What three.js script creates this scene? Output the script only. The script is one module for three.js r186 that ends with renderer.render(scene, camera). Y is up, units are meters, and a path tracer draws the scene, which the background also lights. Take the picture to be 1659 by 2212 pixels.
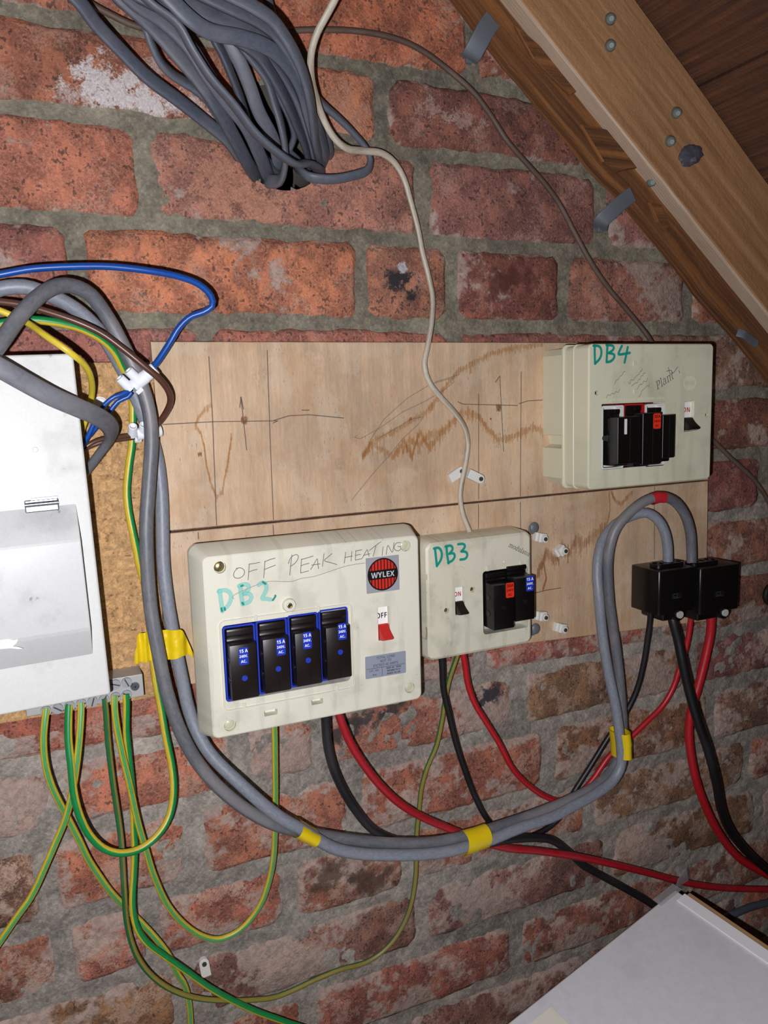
import * as THREE from 'three';
import { RoundedBoxGeometry } from 'three/addons/geometries/RoundedBoxGeometry.js';
import { mergeGeometries, mergeVertices, toCreasedNormals } from 'three/addons/utils/BufferGeometryUtils.js';
import { FontLoader } from 'three/addons/loaders/FontLoader.js';
import { TextGeometry } from 'three/addons/geometries/TextGeometry.js';
import { Brush, Evaluator, SUBTRACTION } from 'three-bvh-csg';

// ---------------------------------------------------------------- camera, light, exposure
// World: the gable wall is the plane z = 0, x runs along it, y is up, metres.
const scene = new THREE.Scene();
scene.background = new THREE.Color(0x000000);
const camera = new THREE.PerspectiveCamera(66.4045, 1659 / 2212, 0.02, 30);
camera.position.set(0.000000, 1.400000, 0.645000);
camera.up.set(0.081652, 0.989862, -0.116220);
camera.lookAt(0.398818, 1.260684, -0.261386);
const renderer = new THREE.WebGLRenderer({ antialias: true });
renderer.toneMapping = THREE.LinearToneMapping;
renderer.toneMappingExposure = 1.16;
renderer.shadowMap.enabled = true;
// the loft is dark: the only light is the phone's flash, just left of and below its lens
const flash = new THREE.PointLight(0xf7f7ff, 1.25);
flash.name = 'phone_flash';
flash.position.set(-0.027971, 1.380517, 0.640100);
flash.castShadow = true; flash.shadow.radius = 0.16;
flash.shadow.mapSize.set(2048, 2048); flash.shadow.camera.near = 0.02; flash.shadow.camera.far = 8;
scene.add(flash);

// ---------------------------------------------------------------- helpers
function mulberry(a) { return () => { a |= 0; a = a + 0x6D2B79F5 | 0; let t = Math.imul(a ^ a >>> 15, 1 | a); t = t + Math.imul(t ^ t >>> 7, 61 | t) ^ t; return ((t ^ t >>> 14) >>> 0) / 4294967296; }; }
const clamp = (v, a = 0, b = 1) => v < a ? a : v > b ? b : v;
const sstep = (a, b, v) => { const t = clamp((v - a) / (b - a)); return t * t * (3 - 2 * t); };
const lerp = (a, b, t) => a + (b - a) * t;
// tileable fractal value noise, NN x NN
const NN = 512;
function noiseField(cells, octaves, seed, gain = 0.55) {
  const out = new Float32Array(NN * NN), r = mulberry(seed);
  let amp = 1, sum = 0;
  for (let o = 0; o < octaves; o++) {
    const c = Math.min(NN, cells << o), lat = new Float32Array(c * c).map(() => r());
    const k = c / NN;
    for (let y = 0; y < NN; y++) {
      const fy = y * k, y0 = Math.floor(fy), ty = fy - y0, sy = ty * ty * (3 - 2 * ty), r0 = (y0 % c) * c, r1 = ((y0 + 1) % c) * c;
      for (let x = 0; x < NN; x++) {
        const fx = x * k, x0 = Math.floor(fx), tx = fx - x0, sx = tx * tx * (3 - 2 * tx), c0 = x0 % c, c1 = (x0 + 1) % c;
        const a = lat[r0 + c0] + (lat[r0 + c1] - lat[r0 + c0]) * sx, b = lat[r1 + c0] + (lat[r1 + c1] - lat[r1 + c0]) * sx;
        out[y * NN + x] += amp * (a + (b - a) * sy);
      }
    }
    sum += amp; amp *= gain;
  }
  let lo = 1e9, hi = -1e9;
  for (let i = 0; i < out.length; i++) { out[i] /= sum; lo = Math.min(lo, out[i]); hi = Math.max(hi, out[i]); }
  for (let i = 0; i < out.length; i++) out[i] = (out[i] - lo) / (hi - lo);
  return out;
}
const FA = noiseField(4, 7, 11), FB = noiseField(4, 7, 23), FC = noiseField(16, 5, 37), FD = noiseField(64, 3, 51, 0.7), FE = noiseField(8, 6, 77);
// sample a field; s = metres for one period
const smp = (f, x, y, s) => { const k = NN / s; return f[((Math.floor(y * k) & 511) << 9) | (Math.floor(x * k) & 511)]; };
function smpL(f, x, y, s) {
  const k = NN / s, fx = x * k, fy = y * k, x0 = Math.floor(fx), y0 = Math.floor(fy), tx = fx - x0, ty = fy - y0;
  const a = f[((y0 & 511) << 9) | (x0 & 511)], b = f[((y0 & 511) << 9) | ((x0 + 1) & 511)], c = f[(((y0 + 1) & 511) << 9) | (x0 & 511)], d = f[(((y0 + 1) & 511) << 9) | ((x0 + 1) & 511)];
  return lerp(lerp(a, b, tx), lerp(c, d, tx), ty);
}
function dataTex(w, h, fn, srgb = true) {
  const d = new Uint8Array(w * h * 4), c = [0, 0, 0];
  for (let j = 0, i = 0; j < h; j++) for (let k = 0; k < w; k++, i += 4) {
    fn(k, j, c); d[i] = clamp(c[0], 0, 255); d[i + 1] = clamp(c[1], 0, 255); d[i + 2] = clamp(c[2], 0, 255); d[i + 3] = 255;
  }
  const t = new THREE.DataTexture(d, w, h, THREE.RGBAFormat);
  t.wrapS = t.wrapT = THREE.RepeatWrapping; t.magFilter = t.minFilter = THREE.LinearFilter;
  if (srgb) t.colorSpace = THREE.SRGBColorSpace;
  t.needsUpdate = true; return t;
}
function canvasTex(w, h, draw) {
  const cv = document.createElement('canvas'); cv.width = w; cv.height = h;
  const g = cv.getContext('2d'); draw(g, w, h);
  const t = new THREE.CanvasTexture(cv); t.colorSpace = THREE.SRGBColorSpace; t.magFilter = THREE.LinearFilter; return t;
}
// texture that covers the metre rectangle x0..x1, y0..y1 when uv is in metres
function span(t, x0, y0, x1, y1) { t.repeat.set(1 / (x1 - x0), 1 / (y1 - y0)); t.offset.set(-x0 / (x1 - x0), -y0 / (y1 - y0)); return t; }
const bumpRaw = dataTex(512, 512, (x, y, c) => { const i = y * 512 + x; c[0] = c[1] = c[2] = 255 * (0.5 * FC[i] + 0.3 * FD[i] + 0.2 * FA[i]); }, false);
function bump(size) { const t = bumpRaw.clone(); t.repeat.set(1 / size, 1 / size); t.needsUpdate = true; return t; }
function std(hex, rough = 0.6, extra = {}) { return new THREE.MeshStandardMaterial({ color: hex, roughness: rough, ...extra }); }
function phys(hex, rough, extra = {}) { return new THREE.MeshPhysicalMaterial({ color: hex, roughness: rough, ...extra }); }
const taken = {};
function numbered(n) { const k = taken[n] = (taken[n] ?? -1) + 1; return k ? n + '_' + String(k).padStart(3, '0') : n; }
function thing(name, label, category, pos = [0, 0, 0], group) {
  const o = new THREE.Group(); o.name = numbered(name); o.position.set(...pos); o.userData = { label, category };
  if (group) o.userData.group = group;
  scene.add(o); return o;
}
function mesh(name, geo, mat, parent) {
  const m = new THREE.Mesh(Array.isArray(geo) ? mergeGeometries(geo.map(prep)) : geo, mat);
  m.name = name; m.castShadow = m.receiveShadow = true; parent.add(m); return m;
}
function single(name, label, category, geo, mat, group) {
  const m = mesh(numbered(name), geo, mat, scene); m.userData = { label, category }; if (group) m.userData.group = group; return m;
}
function struct(name) { const o = new THREE.Group(); o.name = name; o.userData = { kind: 'structure' }; scene.add(o); return o; }
function prep(g) {   // geometries that are to be merged keep position, normal, uv
  g = g.index ? g.toNonIndexed() : g;
  for (const k of Object.keys(g.attributes)) if (!['position', 'normal', 'uv'].includes(k)) g.deleteAttribute(k);
  return g;
}
const box = (w, h, d, x = 0, y = 0, z = 0) => new THREE.BoxGeometry(w, h, d).translate(x, y, z);
const rbox = (w, h, d, r, x = 0, y = 0, z = 0, s = 2) => new RoundedBoxGeometry(w, h, d, s, r).translate(x, y, z);
const cyl = (r0, r1, h, n = 24) => new THREE.CylinderGeometry(r0, r1, h, n);
const cylZ = (r0, r1, h, x, y, z, n = 24) => cyl(r0, r1, h, n).rotateX(Math.PI / 2).translate(x, y, z);   // r0 towards +z
function rrPath(x0, y0, x1, y1, r, P = THREE.Shape) {
  const s = new P(); s.moveTo(x0 + r, y0); s.lineTo(x1 - r, y0); s.absarc(x1 - r, y0 + r, r, -Math.PI / 2, 0); s.lineTo(x1, y1 - r); s.absarc(x1 - r, y1 - r, r, 0, Math.PI / 2);
  s.lineTo(x0 + r, y1); s.absarc(x0 + r, y1 - r, r, Math.PI / 2, Math.PI); s.lineTo(x0, y0 + r); s.absarc(x0 + r, y0 + r, r, Math.PI, 1.5 * Math.PI); return s;
}
// rounded rectangle outline points
function rrPts(x0, y0, x1, y1, r, n = 5) {
  const o = []; for (const [cx, cy, a] of [[x1 - r, y1 - r, 0], [x0 + r, y1 - r, 1], [x0 + r, y0 + r, 2], [x1 - r, y0 + r, 3]])
    for (let i = 0; i <= n; i++) { const t = (a + i / n) * Math.PI / 2; o.push([cx + r * Math.cos(t), cy + r * Math.sin(t)]); }
  return o;
}
// loft between outlines with equal point counts: rings = [[points, z], ...]
function skirt(rings, cap = false, crease = 0.5) {
  const pos = [], idx = [], n = rings[0][0].length;
  for (const [p, z] of rings) for (const [x, y] of p) pos.push(x, y, z);
  for (let r = 0; r + 1 < rings.length; r++) for (let i = 0; i < n; i++) { const j = (i + 1) % n, a = r * n + i, b = r * n + j, c = a + n, d = b + n; idx.push(a, b, d, a, d, c); }
  if (cap) { const k = (rings.length - 1) * n; for (const t of THREE.ShapeUtils.triangulateShape(rings[rings.length - 1][0].map(([x, y]) => new THREE.Vector2(x, y)), [])) idx.push(k + t[0], k + t[1], k + t[2]); }
  const g = new THREE.BufferGeometry(); g.setAttribute('position', new THREE.Float32BufferAttribute(pos, 3)); g.setIndex(idx);
  const o = toCreasedNormals(g, crease); planarUV(o); return o;
}
function planarUV(g) { const p = g.attributes.position, u = new Float32Array(p.count * 2); for (let i = 0; i < p.count; i++) { u[2 * i] = p.getX(i); u[2 * i + 1] = p.getY(i); } g.setAttribute('uv', new THREE.BufferAttribute(u, 2)); return g; }
const V3 = (a) => new THREE.Vector3(...a);
// sweep an a x b (half axes) rounded section along a smooth path; uv = (round, metres along)
function sweep(points, a, b = a, { seg = 14, step = 0.004, roll = 0, power = 2, twist = 0, capped = true } = {}) {
  const curve = new THREE.CatmullRomCurve3(points.map(V3), false, 'centripetal');
  const L = curve.getLength(), N = Math.max(4, Math.min(420, Math.round(L / step)));
  const P = curve.getSpacedPoints(N), pos = [], nor = [], uv = [], idx = [];
  let side = null;
  for (let i = 0; i <= N; i++) {
    const T = P[Math.min(N, i + 1)].clone().sub(P[Math.max(0, i - 1)]).normalize();
    if (!side) { side = T.clone().cross(new THREE.Vector3(0, 0, 1)); if (side.lengthSq() < 1e-4) side.set(1, 0, 0); side.normalize(); }
    else side.sub(T.clone().multiplyScalar(side.dot(T))).normalize();
    const up = side.clone().cross(T), rr = roll + twist * i / N, cr = Math.cos(rr), sr = Math.sin(rr);
    for (let k = 0; k <= seg; k++) {
      const t = k / seg * Math.PI * 2, c = Math.cos(t), s = Math.sin(t);
      const ex = a * Math.sign(c) * Math.abs(c) ** (2 / power), ey = b * Math.sign(s) * Math.abs(s) ** (2 / power);
      const nx = c / a, ny = s / b, X = ex * cr - ey * sr, Y = ex * sr + ey * cr, NX = nx * cr - ny * sr, NY = nx * sr + ny * cr;
      pos.push(P[i].x + side.x * X + up.x * Y, P[i].y + side.y * X + up.y * Y, P[i].z + side.z * X + up.z * Y);
      const v = side.clone().multiplyScalar(NX).addScaledVector(up, NY).normalize(); nor.push(v.x, v.y, v.z);
      uv.push(k / seg, i / N * L);
    }
  }
  const w = seg + 1;
  for (let i = 0; i < N; i++) for (let k = 0; k < seg; k++) { const p = i * w + k; idx.push(p, p + 1, p + w + 1, p, p + w + 1, p + w); }
  if (capped) for (const e of [0, N]) {
    const c = pos.length / 3, T = (e ? P[N].clone().sub(P[N - 1]) : P[0].clone().sub(P[1])).normalize();
    pos.push(P[e].x, P[e].y, P[e].z); nor.push(T.x, T.y, T.z); uv.push(0.5, e / N * L);
    for (let k = 0; k <= seg; k++) { const p = (e * w + k) * 3; pos.push(pos[p], pos[p + 1], pos[p + 2]); nor.push(T.x, T.y, T.z); uv.push(0.5, e / N * L); }
    for (let k = 0; k < seg; k++) e ? idx.push(c, c + 2 + k, c + 1 + k) : idx.push(c, c + 1 + k, c + 2 + k);
  }
  const g = new THREE.BufferGeometry();
  g.setAttribute('position', new THREE.Float32BufferAttribute(pos, 3)); g.setAttribute('normal', new THREE.Float32BufferAttribute(nor, 3)); g.setAttribute('uv', new THREE.Float32BufferAttribute(uv, 2)); g.setIndex(idx);
  // the ring runs clockwise seen along the path on some frames: make sure that faces point outwards
  const A = new THREE.Vector3(pos[0], pos[1], pos[2]), B = new THREE.Vector3(pos[3], pos[4], pos[5]), Cc = new THREE.Vector3(pos[3 * w + 3], pos[3 * w + 4], pos[3 * w + 5]);
  if (B.sub(A).cross(Cc.sub(A)).dot(new THREE.Vector3(nor[0], nor[1], nor[2])) < 0) { const ix = g.index.array; for (let i = 0; i < ix.length; i += 3) { const t = ix[i + 1]; ix[i + 1] = ix[i + 2]; ix[i + 2] = t; } }
  return g;
}

// ---------------------------------------------------------------- the gable wall of old bricks
const beds = [.511, .58, .649, .717, .786, .854, .923, .9885, 1.062, 1.125, 1.1935, 1.262, 1.3305, 1.399, 1.4675, 1.541, 1.616, 1.680, 1.752, 1.823, 1.893, 1.963];
const known = { 6: [-.012, .058, .178, .3, .52], 7: [-.0214, .0977, .245, .465], 8: [-.008, .14, .215, .43, .66], 9: [-.075, .155, .385, .61], 13: [-.1, .131, .36, .59], 14: [-.19, .0384, .2696, .358, .4828, .6435], 15: [-.14, .0931, .3305, .5268], 16: [-.06, .172, .2936, .52], 17: [-.08, .15, .3834, .61] };
const wr = mulberry(401), rows = [], bricks = [];
const HOLE = [.2023, 1.6165], HOLE_R = .0425;
const roofN = [.6361, .7716], roofD = [.7716, -.6361];               // the right roof slope: normal and downhill direction
const palette = [[160, 106, 84], [148, 96, 76], [144, 96, 80], [164, 108, 80], [138, 92, 76], [156, 106, 88]];
const ownColour = { '9_-.075': [164, 96, 78], '9_.155': [158, 98, 80], '8_-.008': [184, 116, 92], '8_.14': [172, 106, 82], '8_.215': [160, 102, 82], '7_-.0214': [178, 112, 86], '7_.0977': [166, 106, 84], '7_.245': [158, 98, 78], '6_-.012': [172, 106, 88], '6_.058': [170, 104, 84], '6_.178': [146, 94, 74], '6_.3': [160, 102, 80], '14_-.19': [152, 97, 84], '14_.0384': [190, 121, 90], '14_.2696': [164, 111, 88], '14_.358': [134, 81, 68], '14_.4828': [156, 105, 88], '15_-.14': [178, 113, 90], '15_.0931': [166, 115, 98], '15_.3305': [144, 97, 86], '15_.5268': [146, 99, 88], '16_-.06': [162, 103, 80], '16_.172': [190, 125, 92], '16_.2936': [132, 85, 72], '17_.15': [184, 111, 82], '17_-.08': [166, 107, 86], '13_-.1': [156, 101, 90], '13_.131': [170, 109, 92], '13_.36': [146, 93, 82] };
for (let i = 0; i + 1 < beds.length; i++) {
  const k = known[i] ?? [], p = k.slice();
  if (!p.length) p.push(.231 * ((i % 2) / 2) - .05 + (wr() - .5) * .03);
  while (p[0] > -.35) p.unshift(p[0] - .231 + (wr() - .5) * .012);
  while (p[p.length - 1] < 1.2) p.push(p[p.length - 1] + .231 + (wr() - .5) * .012);
  const row = { y0: beds[i], y1: beds[i + 1], p, b: [] };
  for (let j = 0; j + 1 < p.length; j++) {
    const base = palette[Math.floor(wr() * palette.length)], key = Object.keys(ownColour).find((q) => q === i + '_' + String(p[j]).replace(/^(-?)0\./, '$1.'));
    const low = beds[i] < 1.13;
    let c = key ? ownColour[key] : base.map((v) => v * (0.84 + .16 * wr()));
    const b = { x0: p[j] + .005 + wr() * .0025, x1: p[j + 1] - .005 - wr() * .0025, y0: beds[i] + .0048 + wr() * .0015, y1: beds[i + 1] - .0048 - wr() * .0015, c, s: wr() * 9, dark: key ? .25 : wr(), low };
    row.b.push(b); bricks.push(b);
  }
  rows.push(row);
}
// where the masonry carries marks of its own: [x, y, radius x, radius y, red, green, blue, strength]
const marks = [
  ...[[.0717,1.6377,0],[.0917,1.6305,0],[.0524,1.6289,0],[.1032,1.6499,0],[.1225,1.6292,0]].map((p, i) => [p[0], p[1], [.034, .034, .026, .02, .03][i], [.024, .018, .012, .014, .014][i], 205, 196, 192, [1.0, 1.0, .6, .55, .6][i]]),   // white salts
  ...[[.3072,1.5035,0]].map((p) => [p[0], p[1], .019, .021, 46, 42, 46, 1.1]),                                                              // soot spot
  ...[[.3094,1.5171,0]].map((p) => [p[0], p[1], .009, .006, 196, 190, 192, .9]),
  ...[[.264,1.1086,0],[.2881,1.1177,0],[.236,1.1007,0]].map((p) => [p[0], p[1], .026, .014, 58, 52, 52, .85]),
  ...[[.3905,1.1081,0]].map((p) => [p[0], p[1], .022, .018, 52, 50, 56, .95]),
  ...[[.2215,.962,0],[.2587,.9465,0]].map((p) => [p[0], p[1], .03, .02, 74, 56, 46, .7]),
  ...[[.2646,1.6422,0],[.2571,1.6084,0],[.1515,1.5738,0],[.181,1.5618,0]].map((p) => [p[0], p[1], .03, .03, 186, 132, 106, .75]),                            // drilling dust round the hole
  ...[[.3436,1.6514,0],[.3762,1.6473,0]].map((p) => [p[0], p[1], .022, .012, 176, 160, 146, .55]),
  ...[[.409,1.5057,0],[.4244,1.5125,0]].map((p) => [p[0], p[1], .03, .02, 84, 42, 34, .7]),
  ...[[-.0306,1.0386,0],[-.0475,1.0356,0],[.0188,.9492,0],[.1178,.9787,0]].map((p) => [p[0], p[1], .03, .016, 196, 166, 146, .5]),
];
const mortarRGB = [160, 150, 138];
function wallColour(x, y, c) {
  const wx = x + .006 * (smp(FE, x, y, .11) - .5), wy = y + .006 * (smp(FE, y + .3, x, .11) - .5);
  let b = null;
  if (y > beds[0] && y < beds[beds.length - 1]) {
    let i = 0; while (y >= beds[i + 1]) i++;
    const r = rows[i]; let j = 0; while (j + 1 < r.b.length && x >= r.p[j + 1]) j++;
    b = r.b[j];
  }
  if (!b) b = bricks[0];
  const n1 = smpL(FA, x + b.s, y, .17), n2 = smpL(FB, x, y + b.s, .06), n3 = smp(FC, x, y, .05), n4 = smp(FD, x, y, .06);
  const streak = smpL(FB, x * 2.2 + b.s, y * .5, .07);
  let k = .76 + .30 * n1 + .20 * (n2 - .5) + .34 * (n3 - .5) + .50 * (n4 - .5);
  let R = b.c[0] * k, G = b.c[1] * k, B = b.c[2] * k;
  // burnt patches, orange chafed patches
  const d = sstep(.50, .74, smpL(FE, x - b.s, y + .7, .14)) * b.dark * .8;
  R = lerp(R, 98, d); G = lerp(G, 60, d); B = lerp(B, 52, d);
  const o = sstep(.55, .7, n2 * .6 + streak * .4) * .45;
  R = lerp(R, b.c[0] * 1.16, o); G = lerp(G, b.c[1] * 1.14, o); B = lerp(B, b.c[2] * 1.06, o);
  // pits
  const pit = sstep(.68, .76, n3) * .7; R *= 1 - pit * .6; G *= 1 - pit * .55; B *= 1 - pit * .5;
  const fleck = sstep(.74, .82, smp(FC, x * 1.7 + .01, y * 1.7, .05)) * .42; R = lerp(R, 206, fleck); G = lerp(G, 150, fleck); B = lerp(B, 124, fleck);
  // smeared mortar and pale bloom; the lower courses are roughly pointed and smeared far over the bricks
  const ex = Math.min(x - b.x0, b.x1 - x), ey = Math.min(y - b.y0, b.y1 - y), e = Math.min(ex, ey);
  const rough = y < 1.15 ? .185 : x > .5 ? .12 : .01;
  const m = sstep(.60, .72, smpL(FA, wx + 1.3, wy - .2, .21) * .62 + smp(FC, wx, wy, .09) * .26 + rough + .17 * Math.exp(-Math.max(0, e) / .0045));
  const mk = .84 + .3 * n3 + .16 * (n4 - .5);
  R = lerp(R, mortarRGB[0] * mk * 1.04, m * .9); G = lerp(G, mortarRGB[1] * mk * .98, m * .9); B = lerp(B, mortarRGB[2] * mk * .98, m * .9);
  const pale = sstep(.62, .74, smpL(FB, x, y - .4, .13) * .6 + n3 * .25 + n4 * .2) * (y < 1.15 ? .5 : .28);
  R = lerp(R, 188, pale); G = lerp(G, 162, pale); B = lerp(B, 144, pale);
  for (const q of marks) {
    const dx = (x - q[0]) / q[2], dy = (y - q[1]) / q[3], dd = dx * dx + dy * dy;
    if (dd > 4) continue;
    const a = sstep(.42, .62, (1.15 - Math.sqrt(dd) * .62) * (.45 + .75 * smpL(FB, x * 1.3, y * 1.3, .05)) * .8 + .35 * (n4 - .5) + .2 * (n3 - .5)) * q[7];
    if (a > 0) { const t = Math.min(1, a); R = lerp(R, q[4] * (.8 + .3 * n4), t); G = lerp(G, q[5] * (.8 + .3 * n4), t); B = lerp(B, q[6] * (.8 + .3 * n4), t); }
  }
  c[0] = R; c[1] = G; c[2] = B;
}
const TS = 2048, tiles = [];
for (const [x0, y0] of [[-.15, 1.12], [.33, 1.12], [-.15, .42], [.33, .42]]) {
  const w = .72, h = .74;
  const t = dataTex(TS, TS, (i, j, c) => wallColour(x0 + (i + .5) / TS * w, y0 + (j + .5) / TS * h, c));
  span(t, x0, y0, x0 + w, y0 + h);
  tiles.push({ x0, y0, x1: x0 + w, y1: y0 + h, m: new THREE.MeshStandardMaterial({ map: t, roughness: .92, bumpMap: bump(.085), bumpScale: .0016 }) });
}
const tileFor = (b) => tiles.find((t) => b.x0 >= t.x0 && b.x1 <= t.x1 && b.y0 >= t.y0 && b.y1 <= t.y1) ?? tiles[(b.x0 > .3 ? 1 : 0) + (b.y0 < 1.12 ? 2 : 0)];
const wall = struct('wall_back');
const csg = new Evaluator(); csg.useGroups = false; csg.attributes = ['position', 'normal', 'uv'];
const holeBrush = new Brush(cylZ(HOLE_R, HOLE_R, .3, HOLE[0], HOLE[1], 0, 40)); holeBrush.updateMatrixWorld();
function brickGeo(b, r) {
  const out = [], nx = Math.max(4, Math.round((b.x1 - b.x0) / .0095)), ny = 6, ph = r() * 9, jit = () => (r() - .5) * .0022;
  const cr = () => .003 + r() * .006;
  const c0 = cr(), c1 = cr(), c2 = cr(), c3 = cr();
  const P = [];
  const edge = (ax, ay, bx, by, n, ca, cb) => { const L = Math.hypot(bx - ax, by - ay), ux = (bx - ax) / L, uy = (by - ay) / L; for (let i = 0; i <= n; i++) { const s = lerp(ca, L - cb, i / n), j = jit() + .0042 * (smpL(FB, ax + ux * s + ph, ay + uy * s, .16) - .5); P.push([ax + ux * s - uy * j, ay + uy * s + ux * j]); } };
  edge(b.x0, b.y0, b.x1, b.y0, nx, c0, c1); edge(b.x1, b.y0, b.x1, b.y1, ny, c1, c2); edge(b.x1, b.y1, b.x0, b.y1, nx, c2, c3); edge(b.x0, b.y1, b.x0, b.y0, ny, c3, c0);
  const z = (r() - .45) * .0024, cx = (b.x0 + b.x1) / 2, cy = (b.y0 + b.y1) / 2, tx = (r() - .5) * .012, ty = (r() - .5) * .03;
  const inset = (d) => P.map(([x, y]) => { const hx = (b.x1 - b.x0) / 2, hy = (b.y1 - b.y0) / 2; return [cx + (x - cx) * (1 - d / hx), cy + (y - cy) * (1 - d / hy)]; });
  const g = skirt([[P, -.022], [P, z - .0046], [inset(.0014), z - .0018], [inset(.0048), z]], true, .9);
  const p = g.attributes.position; for (let i = 0; i < p.count; i++) if (p.getZ(i) > -.01) p.setZ(i, p.getZ(i) + (p.getX(i) - cx) * tx + (p.getY(i) - cy) * ty);
  return g;
}
const br = mulberry(77);
for (const b of bricks) {
  if ((b.x0 * roofN[0] + b.y0 * roofN[1]) > 1.70 || b.y1 > 1.95) continue;
  let g = brickGeo(b, br);
  const dx = Math.max(b.x0 - HOLE[0], HOLE[0] - b.x1, 0), dy = Math.max(b.y0 - HOLE[1], HOLE[1] - b.y1, 0);
  if (Math.hypot(dx, dy) < HOLE_R) {
    const a = new Brush(mergeVertices(g)); a.updateMatrixWorld();
    g = csg.evaluate(a, holeBrush, SUBTRACTION).geometry;
  }
  mesh('brick', g, tileFor(b).m, wall);
}
{ // mortar bed: an uneven skin, flush with the bricks in places and raked back in others
  const x0 = -.5, x1 = 1.3, y0 = .515, y1 = 1.96, st = .0042, nx = Math.round((x1 - x0) / st), ny = Math.round((y1 - y0) / st);
  const pos = new Float32Array((nx + 1) * (ny + 1) * 3), idx = [];
  for (let j = 0, q = 0; j <= ny; j++) for (let i = 0; i <= nx; i++, q += 3) {
    let x = x0 + (x1 - x0) * i / nx, y = y0 + (y1 - y0) * j / ny;
    const hx = x - HOLE[0], hy = y - HOLE[1], d = Math.hypot(hx, hy);
    if (Math.abs(d - HOLE_R) < st * .75) { x = HOLE[0] + hx / d * HOLE_R; y = HOLE[1] + hy / d * HOLE_R; }
    const low = y < 1.15 ? .0016 : 0;
    pos[q] = x; pos[q + 1] = y; pos[q + 2] = -.0032 + low + .0052 * (smpL(FA, x + .2, y, .14) - .5) + .0030 * (smpL(FC, x, y, .12) - .5);
  }
  for (let j = 0; j < ny; j++) for (let i = 0; i < nx; i++) {
    const a = j * (nx + 1) + i, x = x0 + (x1 - x0) * (i + .5) / nx, y = y0 + (y1 - y0) * (j + .5) / ny;
    if (Math.hypot(x - HOLE[0], y - HOLE[1]) < HOLE_R - st * .3) continue;
    if (x * roofN[0] + y * roofN[1] > 1.73) continue;
    idx.push(a, a + 1, a + nx + 2, a, a + nx + 2, a + nx + 1);
  }
  const g = new THREE.BufferGeometry(); g.setAttribute('position', new THREE.BufferAttribute(pos, 3)); g.setIndex(idx); g.computeVertexNormals(); planarUV(g);
  const mortarMat = (rgb, mossy) => {
    const mt = dataTex(1024, 1024, (i, j, c) => {
      const x = i / 1024 * .5, y = j / 1024 * .5, a = smp(FA, x, y, .5), b2 = smp(FC, x, y, .125), d = smp(FD, x, y, .125), e = smp(FE, x, y, .25);
      const k = .72 + .32 * a + .30 * (b2 - .5) + .40 * (d - .5) + .1 * e, sand = sstep(.8, .9, d) * .25, moss = sstep(.6, .8, e) * mossy;
      c[0] = lerp(rgb[0] * k, 200, sand) * (1 - moss); c[1] = lerp(rgb[1] * k, 190, sand); c[2] = lerp(rgb[2] * k, 174, sand) * (1 - moss);
    });
    mt.repeat.set(2, 2); return new THREE.MeshStandardMaterial({ map: mt, roughness: .95, bumpMap: bump(.05), bumpScale: .0012 });
  };
  const half = idx.length; const up = [], lo = [];
  for (let i = 0; i < half; i += 3) (pos[idx[i] * 3 + 1] > 1.27 ? up : lo).push(idx[i], idx[i + 1], idx[i + 2]);
  g.setIndex(up); const g2 = g.clone(); g2.setIndex(lo);
  mesh('mortar', g, mortarMat([130, 123, 106], .04), wall); mesh('mortar', g2, mortarMat([154, 145, 134], .02), wall);
  const mortarPlain = std(0x7d776c, .95);
  const s = new THREE.Shape(); s.moveTo(-3.98, .5); s.lineTo(2.08, .5); s.lineTo(-.96, 3.01); s.closePath();
  const hp = new THREE.Path(); hp.absarc(HOLE[0], HOLE[1], HOLE_R, 0, Math.PI * 2, true); s.holes.push(hp);
  mesh('wall_core', new THREE.ExtrudeGeometry(s, { depth: .092, bevelEnabled: false, curveSegments: 40 }).translate(0, 0, -.104), mortarPlain, wall);
  
}

// ---------------------------------------------------------------- timber helpers, roof slope and the rest of the loft
function woodTex(w, h, light, dark, seed, knots = 0, streak = 1) {       // grain along u
  return dataTex(w, h, (i, j, c) => {
    const u = i / w, v = j / h, wob = .05 * (smpL(FA, u + seed, v, 1) - .5);
    const g1 = smpL(FB, u + seed, (v + wob) * 5, 1), g2 = smpL(FA, u, (v + wob) * 9 + seed, 1), g3 = smpL(FC, u + seed, v * 7, 1), bl = smpL(FE, u * 2, v + seed, 1);
    const k = clamp(.5 + streak * (.8 * (g1 - .5) + .5 * (g2 - .5) + .5 * (g3 - .5)) + .35 * (bl - .5));
    for (let q = 0; q < 3; q++) c[q] = lerp(dark[q], light[q], k);
  });
}
const rafterTex = woodTex(1024, 256, [186, 142, 100], [138, 96, 58], .3); rafterTex.repeat.set(1 / .9, 1 / .13);
const paleEdgeTex = woodTex(512, 64, [206, 184, 160], [166, 142, 118], .9); paleEdgeTex.repeat.set(1 / .3, 1 / .03);
const darkTex = woodTex(1024, 256, [150, 98, 50], [80, 48, 24], .71); darkTex.repeat.set(1 / .9, 1 / .12);
const sarkTex = woodTex(1024, 256, [112, 70, 42], [48, 28, 18], .13); sarkTex.repeat.set(1 / .9, 1 / .15);
const rafterMat = new THREE.MeshStandardMaterial({ map: rafterTex, roughness: .85, bumpMap: bump(.06), bumpScale: .0008 });
const darkMat = new THREE.MeshStandardMaterial({ map: darkTex, roughness: .85, bumpMap: bump(.06), bumpScale: .001 });
const sarkMat = new THREE.MeshStandardMaterial({ map: sarkTex, roughness: .9, bumpMap: bump(.06), bumpScale: .001 });
const onSlope = (t, n) => [roofD[0] * t + roofN[0] * n, roofD[1] * t + roofN[1] * n];
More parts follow.
